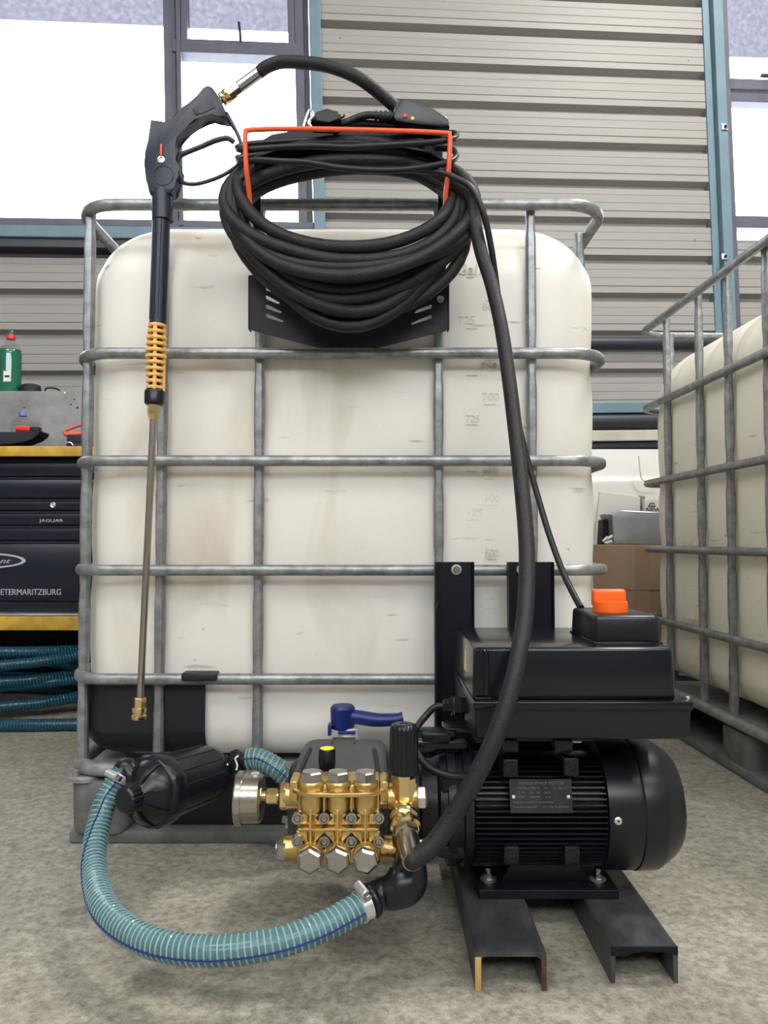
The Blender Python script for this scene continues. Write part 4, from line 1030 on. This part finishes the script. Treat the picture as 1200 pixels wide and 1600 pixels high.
for xx in (388, 702):
    sx = 1 if xx < 500 else -1
    m = MB(); a = P(xx, 515, HY); b = P(xx, 431, HY); m.box((a.x, HY - .003, a.z), (a.x + sx * .003, HY + .018, b.z), .0008); m.build('side_flange', M['blk_paint'], hg, False)
# saddle over which the hose hangs
m = MB(); sd = [P(x, y, 1.392) for x, y in ((400, 262), (398, 228), (425, 212), (470, 204), (620, 204), (672, 212), (692, 228), (690, 262), (640, 252), (545, 246), (450, 252))]
m.prism([(p.x, p.z) for p in sd], 1.388, 1.394); m.build('saddle_plate', M['blk_paint'], hg, False)
m = MB(); arc = [P(x, y, 1.34) for x, y in ((400, 262), (430, 250), (480, 241), (545, 238), (610, 241), (660, 250), (690, 262))]
arc = catmull(arc, 4); A_ = [m.bm.verts.new((p.x, 1.305, p.z)) for p in arc]; B_ = [m.bm.verts.new((p.x, 1.390, p.z)) for p in arc]; C_ = [m.bm.verts.new((p.x, 1.305, p.z - .003)) for p in arc]; D_ = [m.bm.verts.new((p.x, 1.390, p.z - .003)) for p in arc]
for i in range(len(arc) - 1):
    m._f((A_[i], B_[i], B_[i + 1], A_[i + 1])); m._f((C_[i], C_[i + 1], D_[i + 1], D_[i])); m._f((A_[i], A_[i + 1], C_[i + 1], C_[i])); m._f((B_[i], D_[i], D_[i + 1], B_[i + 1]))
m.build('saddle', M['blk_paint'], hg)
# two flat bars tying the saddle to the plate
for px in (402, 690):
    a = P(px, 262, 1.393); b = P(px, 436, 1.393); m = MB(); m.box((a.x - .007, 1.390, b.z), (a.x + .007, 1.394, a.z + .01), .0008); m.build('hanger_strap', M['blk_paint'], hg, False)
wr = [P(392, 336, 1.318), P(389, 300, 1.300), P(385, 262, 1.284), P(383, 220, 1.282), P(384, 208, 1.282), P(392, 203, 1.282), P(470, 201.5, 1.282), P(600, 204, 1.282), P(694, 208, 1.282), P(702, 212, 1.282), P(703, 222, 1.282), P(701, 262, 1.284), P(697, 300, 1.300), P(695, 336, 1.318)]
m = MB(); m.tube(catmull(wr, 5), .0042, 12); m.build('wire_bracket', M['red_wire'], hg)
p = P(688, 468, HY - .002); m = MB(); m.lathe(p, (0, -1, 0), [(0, .0065), (.002, .0065), (.0025, .0045), (.005, .004)], 18); m.build('fixing_bolt', M['galv'], hg)
# little hook of twisted wire and a buckle on top of the bracket
m = MB(); m.tube(catmull([P(474, 200, 1.30), P(478, 186, 1.30), P(484, 172, 1.30), P(490, 180, 1.30), P(483, 190, 1.30), P(487, 200, 1.30)], 6), .0022, 8); m.build('wire_hook', M['zinc'], hg)

# ---- safety plug resting on the hanger
rcd = thing('safety_plug', 'black in-line safety switch box with red and yellow buttons above the coil', 'plug', tuple(P(655, 200, 1.33)))
pm = [P(x, y, 1.32) for x, y in ((622, 163), (634, 166), (676, 180), (696, 190), (700, 196), (701, 206), (690, 208), (650, 203), (618, 199), (614, 190), (616, 176))]
m = MB(); m.prism([(p.x, p.z) for p in pm], 1.300, 1.342, .004); rb = m.build('plug_body', M['blk'], rcd)
for (px, py, mt, nm, r_) in ((632.5, 181.5, 'red', 'test_button', .0042), (644.5, 186, 'label_yel', 'reset_button', .0036)):
    p = P(px, py, 1.300); m = MB(); m.lathe(p + Vector((0, .001, 0)), (0, -1, 0), [(0, r_), (.003, r_), (.004, r_ * .7)], 18, ); m.build(nm, M[mt], rb)
m = MB(); pr = [(0, .012)]
for k in range(5): pr += [(.004 + k * .008, .0115 - k * .0009), (.008 + k * .008, .0115 - k * .0009), (.0082 + k * .008, .0085 - k * .0007), (.0118 + k * .008, .0085 - k * .0007)]
g = P(616, 184, 1.32); m.lathe(g + Vector((.006, 0, 0)), (-1, 0, .10), pr, 20); m.build('strain_relief', M['blk_matt'], rcd, angle=20)
m = MB(); m.tube(catmull([P(592, 181, 1.32), P(575, 180, 1.322), P(558, 184, 1.325), P(544, 190, 1.325), P(530, 194, 1.325)], 6), .0062, 12); m.build('cable_stub', M['cable'], rcd)
m = MB(); m.tube(catmull([P(620, 197, 1.33), P(590, 194, 1.335), P(560, 193, 1.335), P(540, 198, 1.335), P(520, 206, 1.34)], 6), .0062, 12); m.build('cable_stub', M['cable'], rcd)
pp = [P(x, y, 1.325) for x, y in ((486, 190), (497, 183), (512, 178), (522, 181), (527, 187), (534, 190), (534, 197), (516, 200), (487, 200))]
m = MB(); m.prism([(p.x, p.z) for p in pp], 1.305, 1.345, .004); pb = m.build('mains_plug', M['blk_matt'], rcd)
for px in (526, 533):
    m = MB(); a = P(px, 184, 1.318); m.cyl(a, a + Vector((.006, -.006, .001)), .0026, 10); m.build('plug_pin', M['brass2'], pb)
# orange cap seen through the coils on top of the tank is the tank's own filler cap
m = MB(); c = P(497, 393, 1.378); m.lathe(c, (0, -1, 0), [(0, .004), (.004, .0085), (.010, .0075), (.012, .004)], 20); q = m.build('orange_knob', M['orange'], hg)
# ============================================================ SPRAY GUN AND LANCE
GY = 1.352
gun = thing('spray_gun', 'dark pistol-grip spray gun with a long lance hung in front of the tank', 'spray gun', tuple(P(250, 300, GY)))
gp = [(239, 194), (244, 194), (249, 199), (261, 201), (268, 197), (275, 187), (284, 179), (300, 167), (314, 159), (317, 150), (320, 144), (327, 140.5), (334, 143), (341, 153), (348, 163), (354, 178), (360, 191), (352, 192), (345, 186), (333, 182), (320, 186), (308, 197), (296, 204), (283, 213), (276, 222), (274, 235), (276, 247), (281, 255), (281, 268), (285, 279), (279, 288), (273, 297), (272, 308), (237, 308), (232, 288), (228.5, 262), (230, 242), (236, 222), (238, 208)]
m = MB(); m.prism([(P(x, y, GY).x, P(x, y, GY).z) for x, y in gp], GY - .016, GY + .016, .0035); gb = m.build('gun_body', M['gun'], gun)
# two part grip inset, seam, round boss, lock and pivot
m = MB(); m.prism([(P(x, y, GY).x, P(x, y, GY).z) for x, y in ((304, 179), (326, 160), (340, 176), (322, 184), (309, 188))], GY - .0172, GY - .015, .0006); m.build('grip_inset', M['gun'], gb)
p = P(255, 274, GY - .016); m = MB()
m.tube([p + Vector((.0175 * math.cos(t), -.0005, .0175 * math.sin(t))) for t in [2 * PI * k / 32 for k in range(32)]], .0009, 6, closed=True); m.build('boss_ring', M['gun'], gb)
tri = [P(251, 205, GY - .016), P(238, 262, GY - .016), P(270, 258, GY - .016)]
m = MB(); m.tube([tri[1], tri[0], tri[2]], .0006, 6); m.build('moulded_line', M['gun'], gb)
p = P(252, 250, GY - .016); m = MB(); m.lathe(p, (0, -1, 0), [(0, .0065), (.002, .0065), (.0025, .0045), (.001, .003)], 20); m.build('pivot_screw', M['zinc'], gb)
m = MB(); m.box(p + Vector((-.0018, -.003, .004)), p + Vector((.0018, .001, .028)), .001); m.build('safety_catch', M['red_wire'], gb)
m = MB(); m.tube(catmull([P(352, 178, GY), P(362, 193, GY), P(372, 211, GY), P(377.5, 228, GY), P(379, 240, GY), P(377, 250, GY), P(368, 261, GY), P(348, 274, GY), P(322, 284, GY), P(300, 288, GY), P(280, 284, GY)], 6), lambda t: .0036 + .0022 * max(0, 1 - t * 6), 12, flat=1); m.build('trigger_guard', M['gun'], gun)
m = MB(); m.tube(catmull([P(277, 256, GY), P(281, 244, GY), P(290, 239, GY), P(310, 231, GY), P(320, 227, GY)], 6), .0046, 12); tr = m.build('trigger', M['gun'], gun)
m = MB(); m.tube(catmull([P(318, 227.5, GY), P(336, 220, GY), P(350, 216.5, GY), P(358, 217, GY), P(365, 222, GY)], 6), .0048, 12); m.build('trigger_pad', M['gun'], tr)
# hose coupling at the grip end
g0 = P(341, 160, GY); g1 = P(407, 112, GY); gd = (g1 - g0).normalized(); L_ = (g1 - g0).length
m = MB(); m.cyl(g0 - gd * .01, g0 + gd * .014, .0062, 20); m.build('inlet_stub', M['steel'], gun)
m = MB(); m.lathe(g0 + gd * .007, gd, [(0, .0095), (.001, .0118), (.005, .0122), (.007, .0108), (.009, .0122), (.015, .0125), (.017, .0105)], 36); m.build('quick_coupling', M['brass2'], gun)
m = MB(); m.hexn(g0 + gd * .022, g0 + gd * .035, .0125); m.build('coupling_nut', M['brass2'], gun)
m = MB(); m.hexn(g0 + gd * .034, g0 + gd * .046, .0108); m.build('hose_nut', M['steel'], gun)
m = MB(); m.cyl(g0 + gd * .045, g0 + gd * (L_ - .001), .0102, 32, .001); m.build('hose_ferrule', M['steel'], gun)
# sleeve, spring grip, nuts, lance tube, tip
def seg_(pa, pb, ra, rb, name, mt, n=28, Ya=GY, Yb_=GY, sub=gun, sq=0):
    a = P(*pa, Ya); b = P(*pb, Yb_); d_ = b - a
    m = MB(); m.lathe(a, d_, [(0, ra), (d_.length, rb)], n); return m.build(name, mt, sub)
seg_((253.5, 300), (254, 345), .0188, .0188, 'collar', M['gun'])
sl = seg_((253, 312), (247, 507), .0158, .0148, 'lance_sleeve', M['gun'])
for k in range(6):
    a = PI * .15 * (k - 2.5) - PI / 2; o = Vector((math.cos(a) * .0158, math.sin(a) * .0158, 0)); o2 = o * .95
    m = MB(); m.tube([P(253, 345, GY) + o, P(247.2, 500, GY) + o2], .0007, 5); m.build('sleeve_flute', M['gun'], sl)
ga = P(246, 506, GY); gb_ = P(241.5, 612, GY); gdv = gb_ - ga; GL = gdv.length; gdn = gdv.normalized()
m = MB(); m.cyl(ga, gb_, .0098, 20); sg = m.build('grip_core', M['blk_matt'], gun)
for k in range(4):
    a = PI / 2 * k + PI / 2; o = Vector((math.cos(a) * .0128, -math.sin(a) * .0128, 0))
    m = MB(); m.box(Vector((-.0032, -.002, 0)), Vector((.0032, .002, -GL)), .001, mtx=Matrix.Translation(ga + o) @ Matrix.Rotation(a + PI / 2, 4, 'Z')); m.build('grip_spine', M['yellow_grip'], sg)
nr = 11
for k in range(nr):
    t = (k + .35) / nr; c = ga + gdn * (GL * t); rr = .0145 + .0035 * math.sin(PI * min(1, t * 1.05 + .05))
    m = MB(); m.lathe(c, gdn, [(-.0032, rr - .0042), (-.0026, rr), (.0, rr + .0006), (.0026, rr), (.0032, rr - .0042)], 36); m.build('grip_ring', M['yellow_grip'], gun)
a = P(242, 610, GY); b = P(241, 633, GY); m = MB(); m.lathe(a, b - a, [(0, .0165), (.003, .0185), ((b - a).length - .003, .0180), ((b - a).length, .015)], 10); m.build('hand_nut', M['blk'], gun)
a = P(240.7, 631, GY); b = P(240, 656, GY); m = MB(); m.lathe(a, b - a, [(0, .0122), ((b - a).length * .55, .0122), ((b - a).length, .0078)], 6); m.build('compression_nut', M['brass2'], gun, angle=20)
seg_((240, 650), (219, 1095), .0062, .0062, 'lance_tube', M['stainless'])
a = P(218.8, 1090, GY); dn_ = (P(217.5, 1124, GY) - a).normalized()
m = MB(); m.lathe(a, dn_, [(0, .0100), (.001, .0110), (.014, .0110), (.016, .0100)], 6); m.build('tip_nut', M['brass2'], gun)
m = MB(); m.lathe(a + dn_ * .015, dn_, [(0, .0095), (.002, .0095), (.003, .0128), (.009, .0128), (.0105, .0112), (.013, .0112), (.015, .0135), (.0205, .0137), (.022, .0128), (.0215, .008), (.018, .007)], 36); m.build('quick_coupling', M['brass2'], gun)
# ============================================================ LEFT BACKGROUND: workbench and tool chest
BY = 2.45
zt1, zt0_ = Z(697, BY), Z(713, BY); zs1, zs0 = Z(963, BY), Z(985, BY)
bx0, bx1 = -2.3, -.80
bench = thing('workbench', 'steel workbench with chipped yellow front edges and grey sheet back', 'workbench', (-1.5, 2.75, 0))
m = MB(); m.box((bx0, BY + .012, zt1 - .030), (bx1, 3.05, zt1 - .004), .003); m.build('worktop', M['bench_blue'], bench, False)
m = MB(); m.box((bx0, BY, zt0_), (bx1, BY + .012, zt1), .002); m.build('yellow_edge', M['yellow_paint'], bench)
m = MB(); m.box((bx0, BY + .012, zs0 + .01), (bx1, 3.05, zs1), .003); m.build('lower_shelf', M['bench_blue'], bench, False)
m = MB(); m.box((bx0, BY, zs0), (bx1, BY + .012, zs1 + .0), .002); m.build('yellow_edge', M['yellow_paint'], bench)
m = MB(); m.box((bx0, BY + .002, zs1 + .0005), (bx1, BY + .10, zs1 + .008), .002); m.build('shelf_lip', M['alu'], bench)
for x in (bx0, bx1 - .05):
    for y in (BY + .02, 2.98):
        m = MB(); m.box((x, y, 0), (x + .05, y + .05, zt1 - .030), .002); m.build('leg', M['bench_drk'], bench, False)
m = MB(); m.box((bx0, 3.02, zs1), (bx1, 3.03, zt0_), 0); m.build('rear_panel', M['bench_drk'], bench, False)
m = MB(); m.box((bx0, 3.02, .0), (bx1, 3.03, zs0), 0); m.build('rear_panel', M['bench_drk'], bench, False)
sy = 2.76
m = MB(); m.box((bx0, sy, zt1 - .004), (bx1, sy + .004, Z(611, sy)), .001); sb = m.build('splash_back', M['alu'], bench, False)
m = MB(); m.box((bx0, sy + .004, Z(611, sy) - .014), (bx1, sy + .20, Z(611, sy) - .004), .001); m.build('upper_ledge', M['alu'], bench, False)
for (px, py, r_) in ((101, 614, .004), (116, 624, .003), (38, 637, .003), (121, 637, .004), (111, 632, .003)):
    p = P(px, py, sy); m = MB(); m.lathe(p + Vector((0, .001, 0)), (0, -1, 0), [(0, r_), (.002, r_), (.003, r_ * .5)], 12); m.build('rivet', M['zinc'] if px == 101 else M['bench_drk'], sb)

CY = 2.50
chest = thing('tool_chest', 'dark blue drawer chest with white lettering between the yellow bench shelves', 'tool chest', (-1.45, 2.7, zs1))
cx0, cx1 = -2.15, -.86
m = MB(); m.box((cx0, CY + .012, zs1 + .0085), (cx1, 3.0, zt0_ - .012), .004); m.build('chest_body', M['bench_blue'], chest, False)
rows = [(718, 744), (746, 778), (780, 797), (799, 820), (822, 844), (846, 939), (941, 958)]
dr = []
for a_, b_ in rows:
    m = MB(); m.box((cx0 + .01, CY, Z(b_, CY)), (cx1 - .008, CY + .0125, Z(a_, CY)), .004); q = m.build('drawer', M['bench_blue'], chest); dr.append(q)
    m = MB(); m.box((cx0 + .02, CY - .006, Z(a_, CY) - .006), (cx1 - .02, CY + .002, Z(a_, CY) - .001), .001); m.build('finger_pull', M['bench_drk'], q, False)
p = P(83, 789, CY); m = MB(); m.lathe(p + Vector((0, .001, 0)), (0, -1, 0), [(0, .0095), (.004, .0095), (.005, .008), (.0035, .006), (.0035, .003), (.005, .003), (.005, 0)], 24); m.build('lock', M['zinc'], dr[2])
# lettering
def wide_text(name, s_, px0, px1, py_base, h_px, parent, mt=M['letter'], shear=0):
    p = P(px0, py_base, CY - .0006); h = h_px * CY / 1200 / .70
    o = text(name, s_, h, facing(p), mt, parent, .0004, shear=shear)
    xs = [v.co.x for v in o.data.vertices]; w_ = max(xs) - min(xs); want = (px1 - px0) * CY / 1200
    x_ = min(xs)
    for v in o.data.vertices: v.co.x = x_ + (v.co.x - x_) * want / w_
    return o
wide_text('silver_lettering', 'JAGUAR', 61.5, 99, 815.5, 4.6, dr[3])
wide_text('white_lettering', 'PIETERMARITZBURG', -8.5, 94, 929.5, 9.2, dr[5])
c = P(-30, 876, CY - .001)
def ell(a_, b_, n=56): return [(c.x + a_ * math.cos(2 * PI * k / n), c.z + b_ * math.sin(2 * PI * k / n)) for k in range(n)]
k_ = CY / 1200
m = MB(); m.prism(ell(70 * k_, 12.5 * k_), CY - .0012, CY + .001); m.build('oval_badge', M['letter'], dr[5], False)
m = MB(); m.prism(ell(64 * k_, 10 * k_), CY - .0018, CY - .001); m.build('badge_field', M['bench_drk'], dr[5], False)
wide_text('badge_lettering', 'nt', -.5, 16.5, 880, 7.5, dr[5], shear=.35).location.y -= .0016

# things on the bench and its ledge
ly = 2.84; lz = Z(611, sy) - .004
gbx = X(11, ly); gs = ly / 1200
gb = thing('detergent_bottle', 'clear squeeze bottle of green liquid with a red cap on the bench ledge', 'bottle', (gbx, ly, lz))
zz = lambda py: Z(py, ly)
m = MB(); W_ = 17 * gs
m.lathe((gbx, ly, lz), (0, 0, 1), [(0, W_ * .9), (.004, W_), (zz(556) - lz, W_), (zz(545) - lz, W_ * .9), (zz(537) - lz, W_ * .55), (zz(531) - lz, W_ * .33), (zz(530) - lz, W_ * .30)], 32); m.build('bottle_shell', M['clear'], gb)
m = MB(); m.lathe((gbx, ly, lz + .001), (0, 0, 1), [(0, W_ * .86), (.004, W_ * .96), (zz(556) - lz, W_ * .96), (zz(547.5) - lz, W_ * .88)], 32); m.build('green_liquid', M['green'], gb)
m = MB(); m.lathe((gbx, ly, zz(530.5)), (0, 0, 1), [(0, .0165), (.011, .0160), (.018, .013)], 24); cp_ = m.build('bottle_cap', M['red'], gb)
m = MB(); m.lathe((gbx, ly, zz(523)), (0, 0, 1), [(0, .0085), (.008, .0085), (.009, .011), (.013, .010)], 18); m.build('cap_tip', M['green'], cp_)
m = MB(); m.box(P(5, 596, ly - W_ - .001), P(17, 580, ly - W_ + .004), .0005); lb = m.build('label_sticker', M['paper'], gb, False)
m = MB(); m.box(P(7, 589.5, ly - W_ - .0016), P(15, 586.5, ly - W_), 0); m.build('label_print', M['bench_drk'], lb, False)
def single(m, name, mt, label, cat, **k): return tag(m.build(name, mt, None, **k), label, cat)
m = MB(); m.lathe((X(44, ly), ly, lz), (0, 0, 1), [(0, 15 * gs), (.030, 15.5 * gs), (.040, 14 * gs), (.044, 10 * gs)], 28); single(m, 'paint_lid', M['bench_drk'], 'dark round lid beside the green detergent bottle', 'lid')
m = MB(); m.tube(catmull([P(70, 611, ly) + Vector((0, 0, -.002)), P(72, 607, ly), P(80, 606, ly), P(90, 608, ly), P(94, 612, ly)], 5), .0035, 8); single(m, 'wire_handle', M['bench_drk'], 'thin dark curved handle lying on the grey bench ledge', 'handle')
ty = 2.62; tz = zt1 - .004; ts = ty / 1200
bx = X(19, ty)
wbt = thing('water_bottle', 'clear ribbed water bottle with a blue cap on the bench', 'bottle', (bx, ty + .06, tz))
zq = lambda py: Z(py, ty + .06)
m = MB(); pr = [(0, .036), (.006, .040)]
z_ = .012
while z_ < zq(664) - tz: pr += [(z_, .041), (z_ + .004, .038), (z_ + .008, .041)]; z_ += .012
pr += [(zq(660) - tz, .036), (zq(654) - tz, .022), (zq(650) - tz, .014)]
m.lathe((bx, ty + .06, tz), (0, 0, 1), pr, 28); m.build('bottle_shell', M['clear'], wbt)
m = MB(); m.lathe((bx, ty + .06, zq(650.5)), (0, 0, 1), [(0, .0145), (.014, .0145), (.016, .013)], 20); m.build('bottle_cap', M['bluecap'], wbt)
m = MB(); pts = [P(x, y, ty) for x, y in ((-18, 680), (8, 679), (60, 678.5), (75, 677.5), (72, 684), (62, 690), (48, 696), (20, 698), (-18, 698))]
m.prism([(p.x, max(p.z, tz)) for p in pts], ty - .06, ty + .015, .004); single(m, 'tool_tray', M['bench_drk'], 'black plastic tray at the left end of the bench top', 'tray')
m = MB(); a = P(26, 670, ty - .03); b = P(50, 672, ty - .03); m.cyl(a, b, .0125, 20, .003); rt = thing('screwdriver', 'red and black tool handle lying on the black tray', 'tool', tuple(a)); m.build('handle', M['red'], rt)
m = MB(); a2 = P(63, 672, ty - .03); m.box(Vector((b.x - .002, b.y - .014, b.z - .014)), Vector((a2.x, b.y + .014, b.z + .010)), .003); m.build('shank', M['bench_drk'], rt)
m = MB(); m.ball(P(67, 693.5, ty - .07) + Vector((0, 0, 0)), .0105, 18, (1, 1, .75)); o = single(m, 'orange_ball', M['orange'], 'small orange knob lying on the bench beside the black tray', 'knob'); o.location.z = tz
# red wire caliper and a chrome ring at the right end
rw = thing('bar_clamp', 'orange red folding clamp at the right end of the bench', 'clamp', tuple(P(118, 690, ty)))
m = MB(); m.tube(catmull([P(101, 674, ty), P(110, 670, ty), P(124, 665, ty), P(150, 658, ty)], 5), .0052, 8); m.build('clamp_arm', M['red_wire'], rw)
m = MB(); m.tube(catmull([P(101, 674, ty), P(104, 679, ty), P(125, 678, ty), P(150, 677, ty)], 5), .0068, 8); m.build('clamp_bar', M['red_wire'], rw)
m = MB(); m.box((P(106, 690, ty).x, ty - .012, tz), (P(150, 690, ty).x, ty + .02, P(101, 680, ty).z), .004); m.build('clamp_foot', M['bench_drk'], rw)
m = MB(); cc = P(107.5, 690.5, ty - .05); cc.z = tz + .017; m.tube([cc + Vector((.0145 * math.cos(t), 0, .0145 * math.sin(t))) for t in [2 * PI * k / 28 for k in range(28)]], .0024, 8, closed=True); single(m, 'steel_ring', M['zinc'], 'chrome ring standing on the bench under the orange red clamp', 'ring')
m = MB(); cc = P(124, 692, ty - .05); m.ball((cc.x, cc.y, tz + .013), .028, 18, (1, .8, .48)); single(m, 'black_cap', M['bench_drk'], 'black domed cap on the bench right of the chrome ring', 'cap')

# coils of blue hose under the bench
hr = .0175
pts = []
random.seed(3)
for k in range(6):
    rx = .44 + .03 * math.sin(k * 2.1); ry = .19 + .02 * math.cos(k * 1.7)
    for i in range(14):
        a = 2 * PI * i / 14 + .3
        t = k + i / 14
        pts.append(Vector((-1.42 + rx * math.cos(a) + .02 * math.sin(t * 1.3), 2.62 + ry * math.sin(a) - .010 * k, .0195 + t * .027 + (.022 * math.sin(a * 1.0 + k * 1.9) + .02) * min(1, t))))
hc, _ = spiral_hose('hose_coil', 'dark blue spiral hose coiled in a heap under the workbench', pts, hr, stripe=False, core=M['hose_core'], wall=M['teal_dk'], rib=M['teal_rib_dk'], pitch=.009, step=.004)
pts = [Vector((-2.2, 2.33, hr + .001)), Vector((-1.7, 2.29, hr + .001)), Vector((-1.3, 2.285, hr + .001)), Vector((-1.0, 2.290, hr + .001)), Vector((-.78, 2.31, hr + .001))]
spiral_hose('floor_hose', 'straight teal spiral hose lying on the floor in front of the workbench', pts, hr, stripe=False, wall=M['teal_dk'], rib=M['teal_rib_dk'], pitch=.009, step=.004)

# ============================================================ RIGHT BACKGROUND
CBY = 2.66
cb = thing('cardboard_box', 'large brown cardboard box between the two caged tanks', 'box', (X(985, CBY), CBY + .2, 0))
xa, xb = X(900, CBY), X(1050, CBY); zc1 = Z(851, CBY)
m = MB(); m.box((xa, CBY, 0), (xb, CBY + .36, zc1), .004); m.build('carton', M['card'], cb)
m = MB(); m.box((X(994, CBY), CBY - .0006, .02), (X(1014, CBY), CBY + .001, zc1 - .01)); m.build('packing_tape', mat('brown packing tape', (.30, .20, .12), .3), cb, False)
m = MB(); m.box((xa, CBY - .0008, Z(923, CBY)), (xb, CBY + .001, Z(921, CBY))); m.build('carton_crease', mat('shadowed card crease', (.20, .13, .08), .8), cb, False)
# white vehicle body panel leaning behind
vy_ = 3.10
m = MB(); rows_ = []
for j in range(17):
    t = j / 16; z = .35 + (Z(701, vy_) - .35) * t; y = vy_ - .05 * math.sin(PI * t) - .03 * (1 if t > .45 else t / .45) + .05 * t
    rows_.append([Vector((x_, y + .02 * ((x_ - 1.0) ** 2), z)) for x_ in [.35 + .1 * i for i in range(13)]])
vr = [[m.bm.verts.new(p) for p in r] for r in rows_]; vb_ = [[m.bm.verts.new(p + Vector((0, .02, 0))) for p in r] for r in rows_]
for i in range(16):
    for j in range(12):
        m._f((vr[i][j], vr[i][j + 1], vr[i + 1][j + 1], vr[i + 1][j])); m._f((vb_[i][j], vb_[i + 1][j], vb_[i + 1][j + 1], vb_[i][j + 1]))
for i in range(16): m._f((vr[i][0], vr[i + 1][0], vb_[i + 1][0], vb_[i][0])); m._f((vr[i][12], vb_[i][12], vb_[i + 1][12], vr[i + 1][12]))
for j in range(12): m._f((vr[16][j], vr[16][j + 1], vb_[16][j + 1], vb_[16][j])); m._f((vr[0][j], vb_[0][j], vb_[0][j + 1], vr[0][j + 1]))
vp = thing('vehicle_panel', 'white painted vehicle body panel standing behind the stacked boxes', 'vehicle panel', (1.0, vy_, .35))
m.build('body_skin', M['white_car'], vp, angle=60)
m = MB(); m.tube(catmull([P(x, y, 3.045) for x, y in ((998, 712), (1000, 735), (1003, 748), (1010, 752), (1030, 750))], 5), .0022, 6); m.build('flap_seam', M['cream'], vp)
for x_ in (.45, 1.35):
    m = MB(); m.box((x_, vy_ - .02, 0), (x_ + .04, vy_ + .04, .38), .004); m.build('prop_foot', M['bench_drk'], vp)
# things stacked on the carton
def quad_board(name, pts4, Y, th, mt, label, cat):
    m = MB(); m.prism([(P(x, y, Y).x, max(P(x, y, Y).z, zc1)) for x, y in pts4], Y, Y + th, .001); return single(m, name, mt, label, cat, smooth=False)
quad_board('white_board', ((928, 852), (937, 768), (1000, 776), (1000, 852)), 2.90, .012, M['white'], 'thin white board standing behind the silver bag', 'board')
quad_board('dark_case', ((940, 852), (942, 812), (956, 813), (958, 852)), 2.78, .06, M['bench_drk'], 'small dark grey case at the left of the silver bag', 'case')
wb_ = thing('printed_box', 'small white box with black print behind the silver bag', 'box', tuple(P(1020, 800, 2.92)))
a = P(1008, 852, 2.92); b = P(1045, 780, 2.92); m = MB(); m.box((a.x, 2.92, zc1), (b.x, 2.99, b.z), .001); q = m.build('box_body', M['white'], wb_, False)
m = MB(); m.tube([P(x, y, 2.918) for x, y in ((1013, 791), (1016, 786), (1022, 786), (1024, 791), (1013, 791))], .0015, 6); m.build('printed_drawing', M['bench_drk'], q)
p = P(1009.5, 800, 2.9185); text('printed_lettering', 'NEW', .024, facing(p), M['bench_drk'], q, .0004)
a = P(1003, 852, 2.95); b = P(1008, 776, 2.95); quad_board('grey_strip', ((1000, 852), (1000, 774), (1008, 775), (1008, 852)), 2.95, .02, M['galv2'], 'narrow grey strip between the white board and the printed box', 'strip')
m = MB()
fr_ = [P(x, y, 2.70) for x, y in ((957, 851), (962, 835), (960, 815), (953, 803), (966, 797), (1040, 800), (1040, 851))]
m.prism([(p.x, max(p.z, zc1)) for p in fr_], 2.70, 2.84, .006)
bmesh.ops.subdivide_edges(m.bm, edges=m.bm.edges[:], cuts=3)
for v in m.bm.verts: 
    if v.co.z > zc1 + .01: v.co += Vector((noise.noise(v.co * 18), noise.noise(v.co * 18 + Vector((5, 0, 0))), noise.noise(v.co * 18 + Vector((0, 5, 0))))) * .005
single(m, 'silver_bag', M['silver_bag'], 'crumpled silver grey bag on top of the cardboard box', 'bag', angle=60)
for i, (x0b, y0b, x1b, y1b) in enumerate(((942, 846, 950, 839), (948, 843, 957, 837), (945, 849, 956, 846))):
    m = MB(); a = P(x0b, y0b, 2.685); b = P(x1b, y1b, 2.685); a.z = max(a.z, zc1 + .0055); b.z = max(b.z, zc1 + .0055)
    m.cyl(a, b, .005, 12, .001); single(m, 'white_tube', M['white'], ('lowest', 'topmost', 'middle')[[2, 1, 0][i]] + ' of three small white tubes lying beside the silver bag', 'tube')
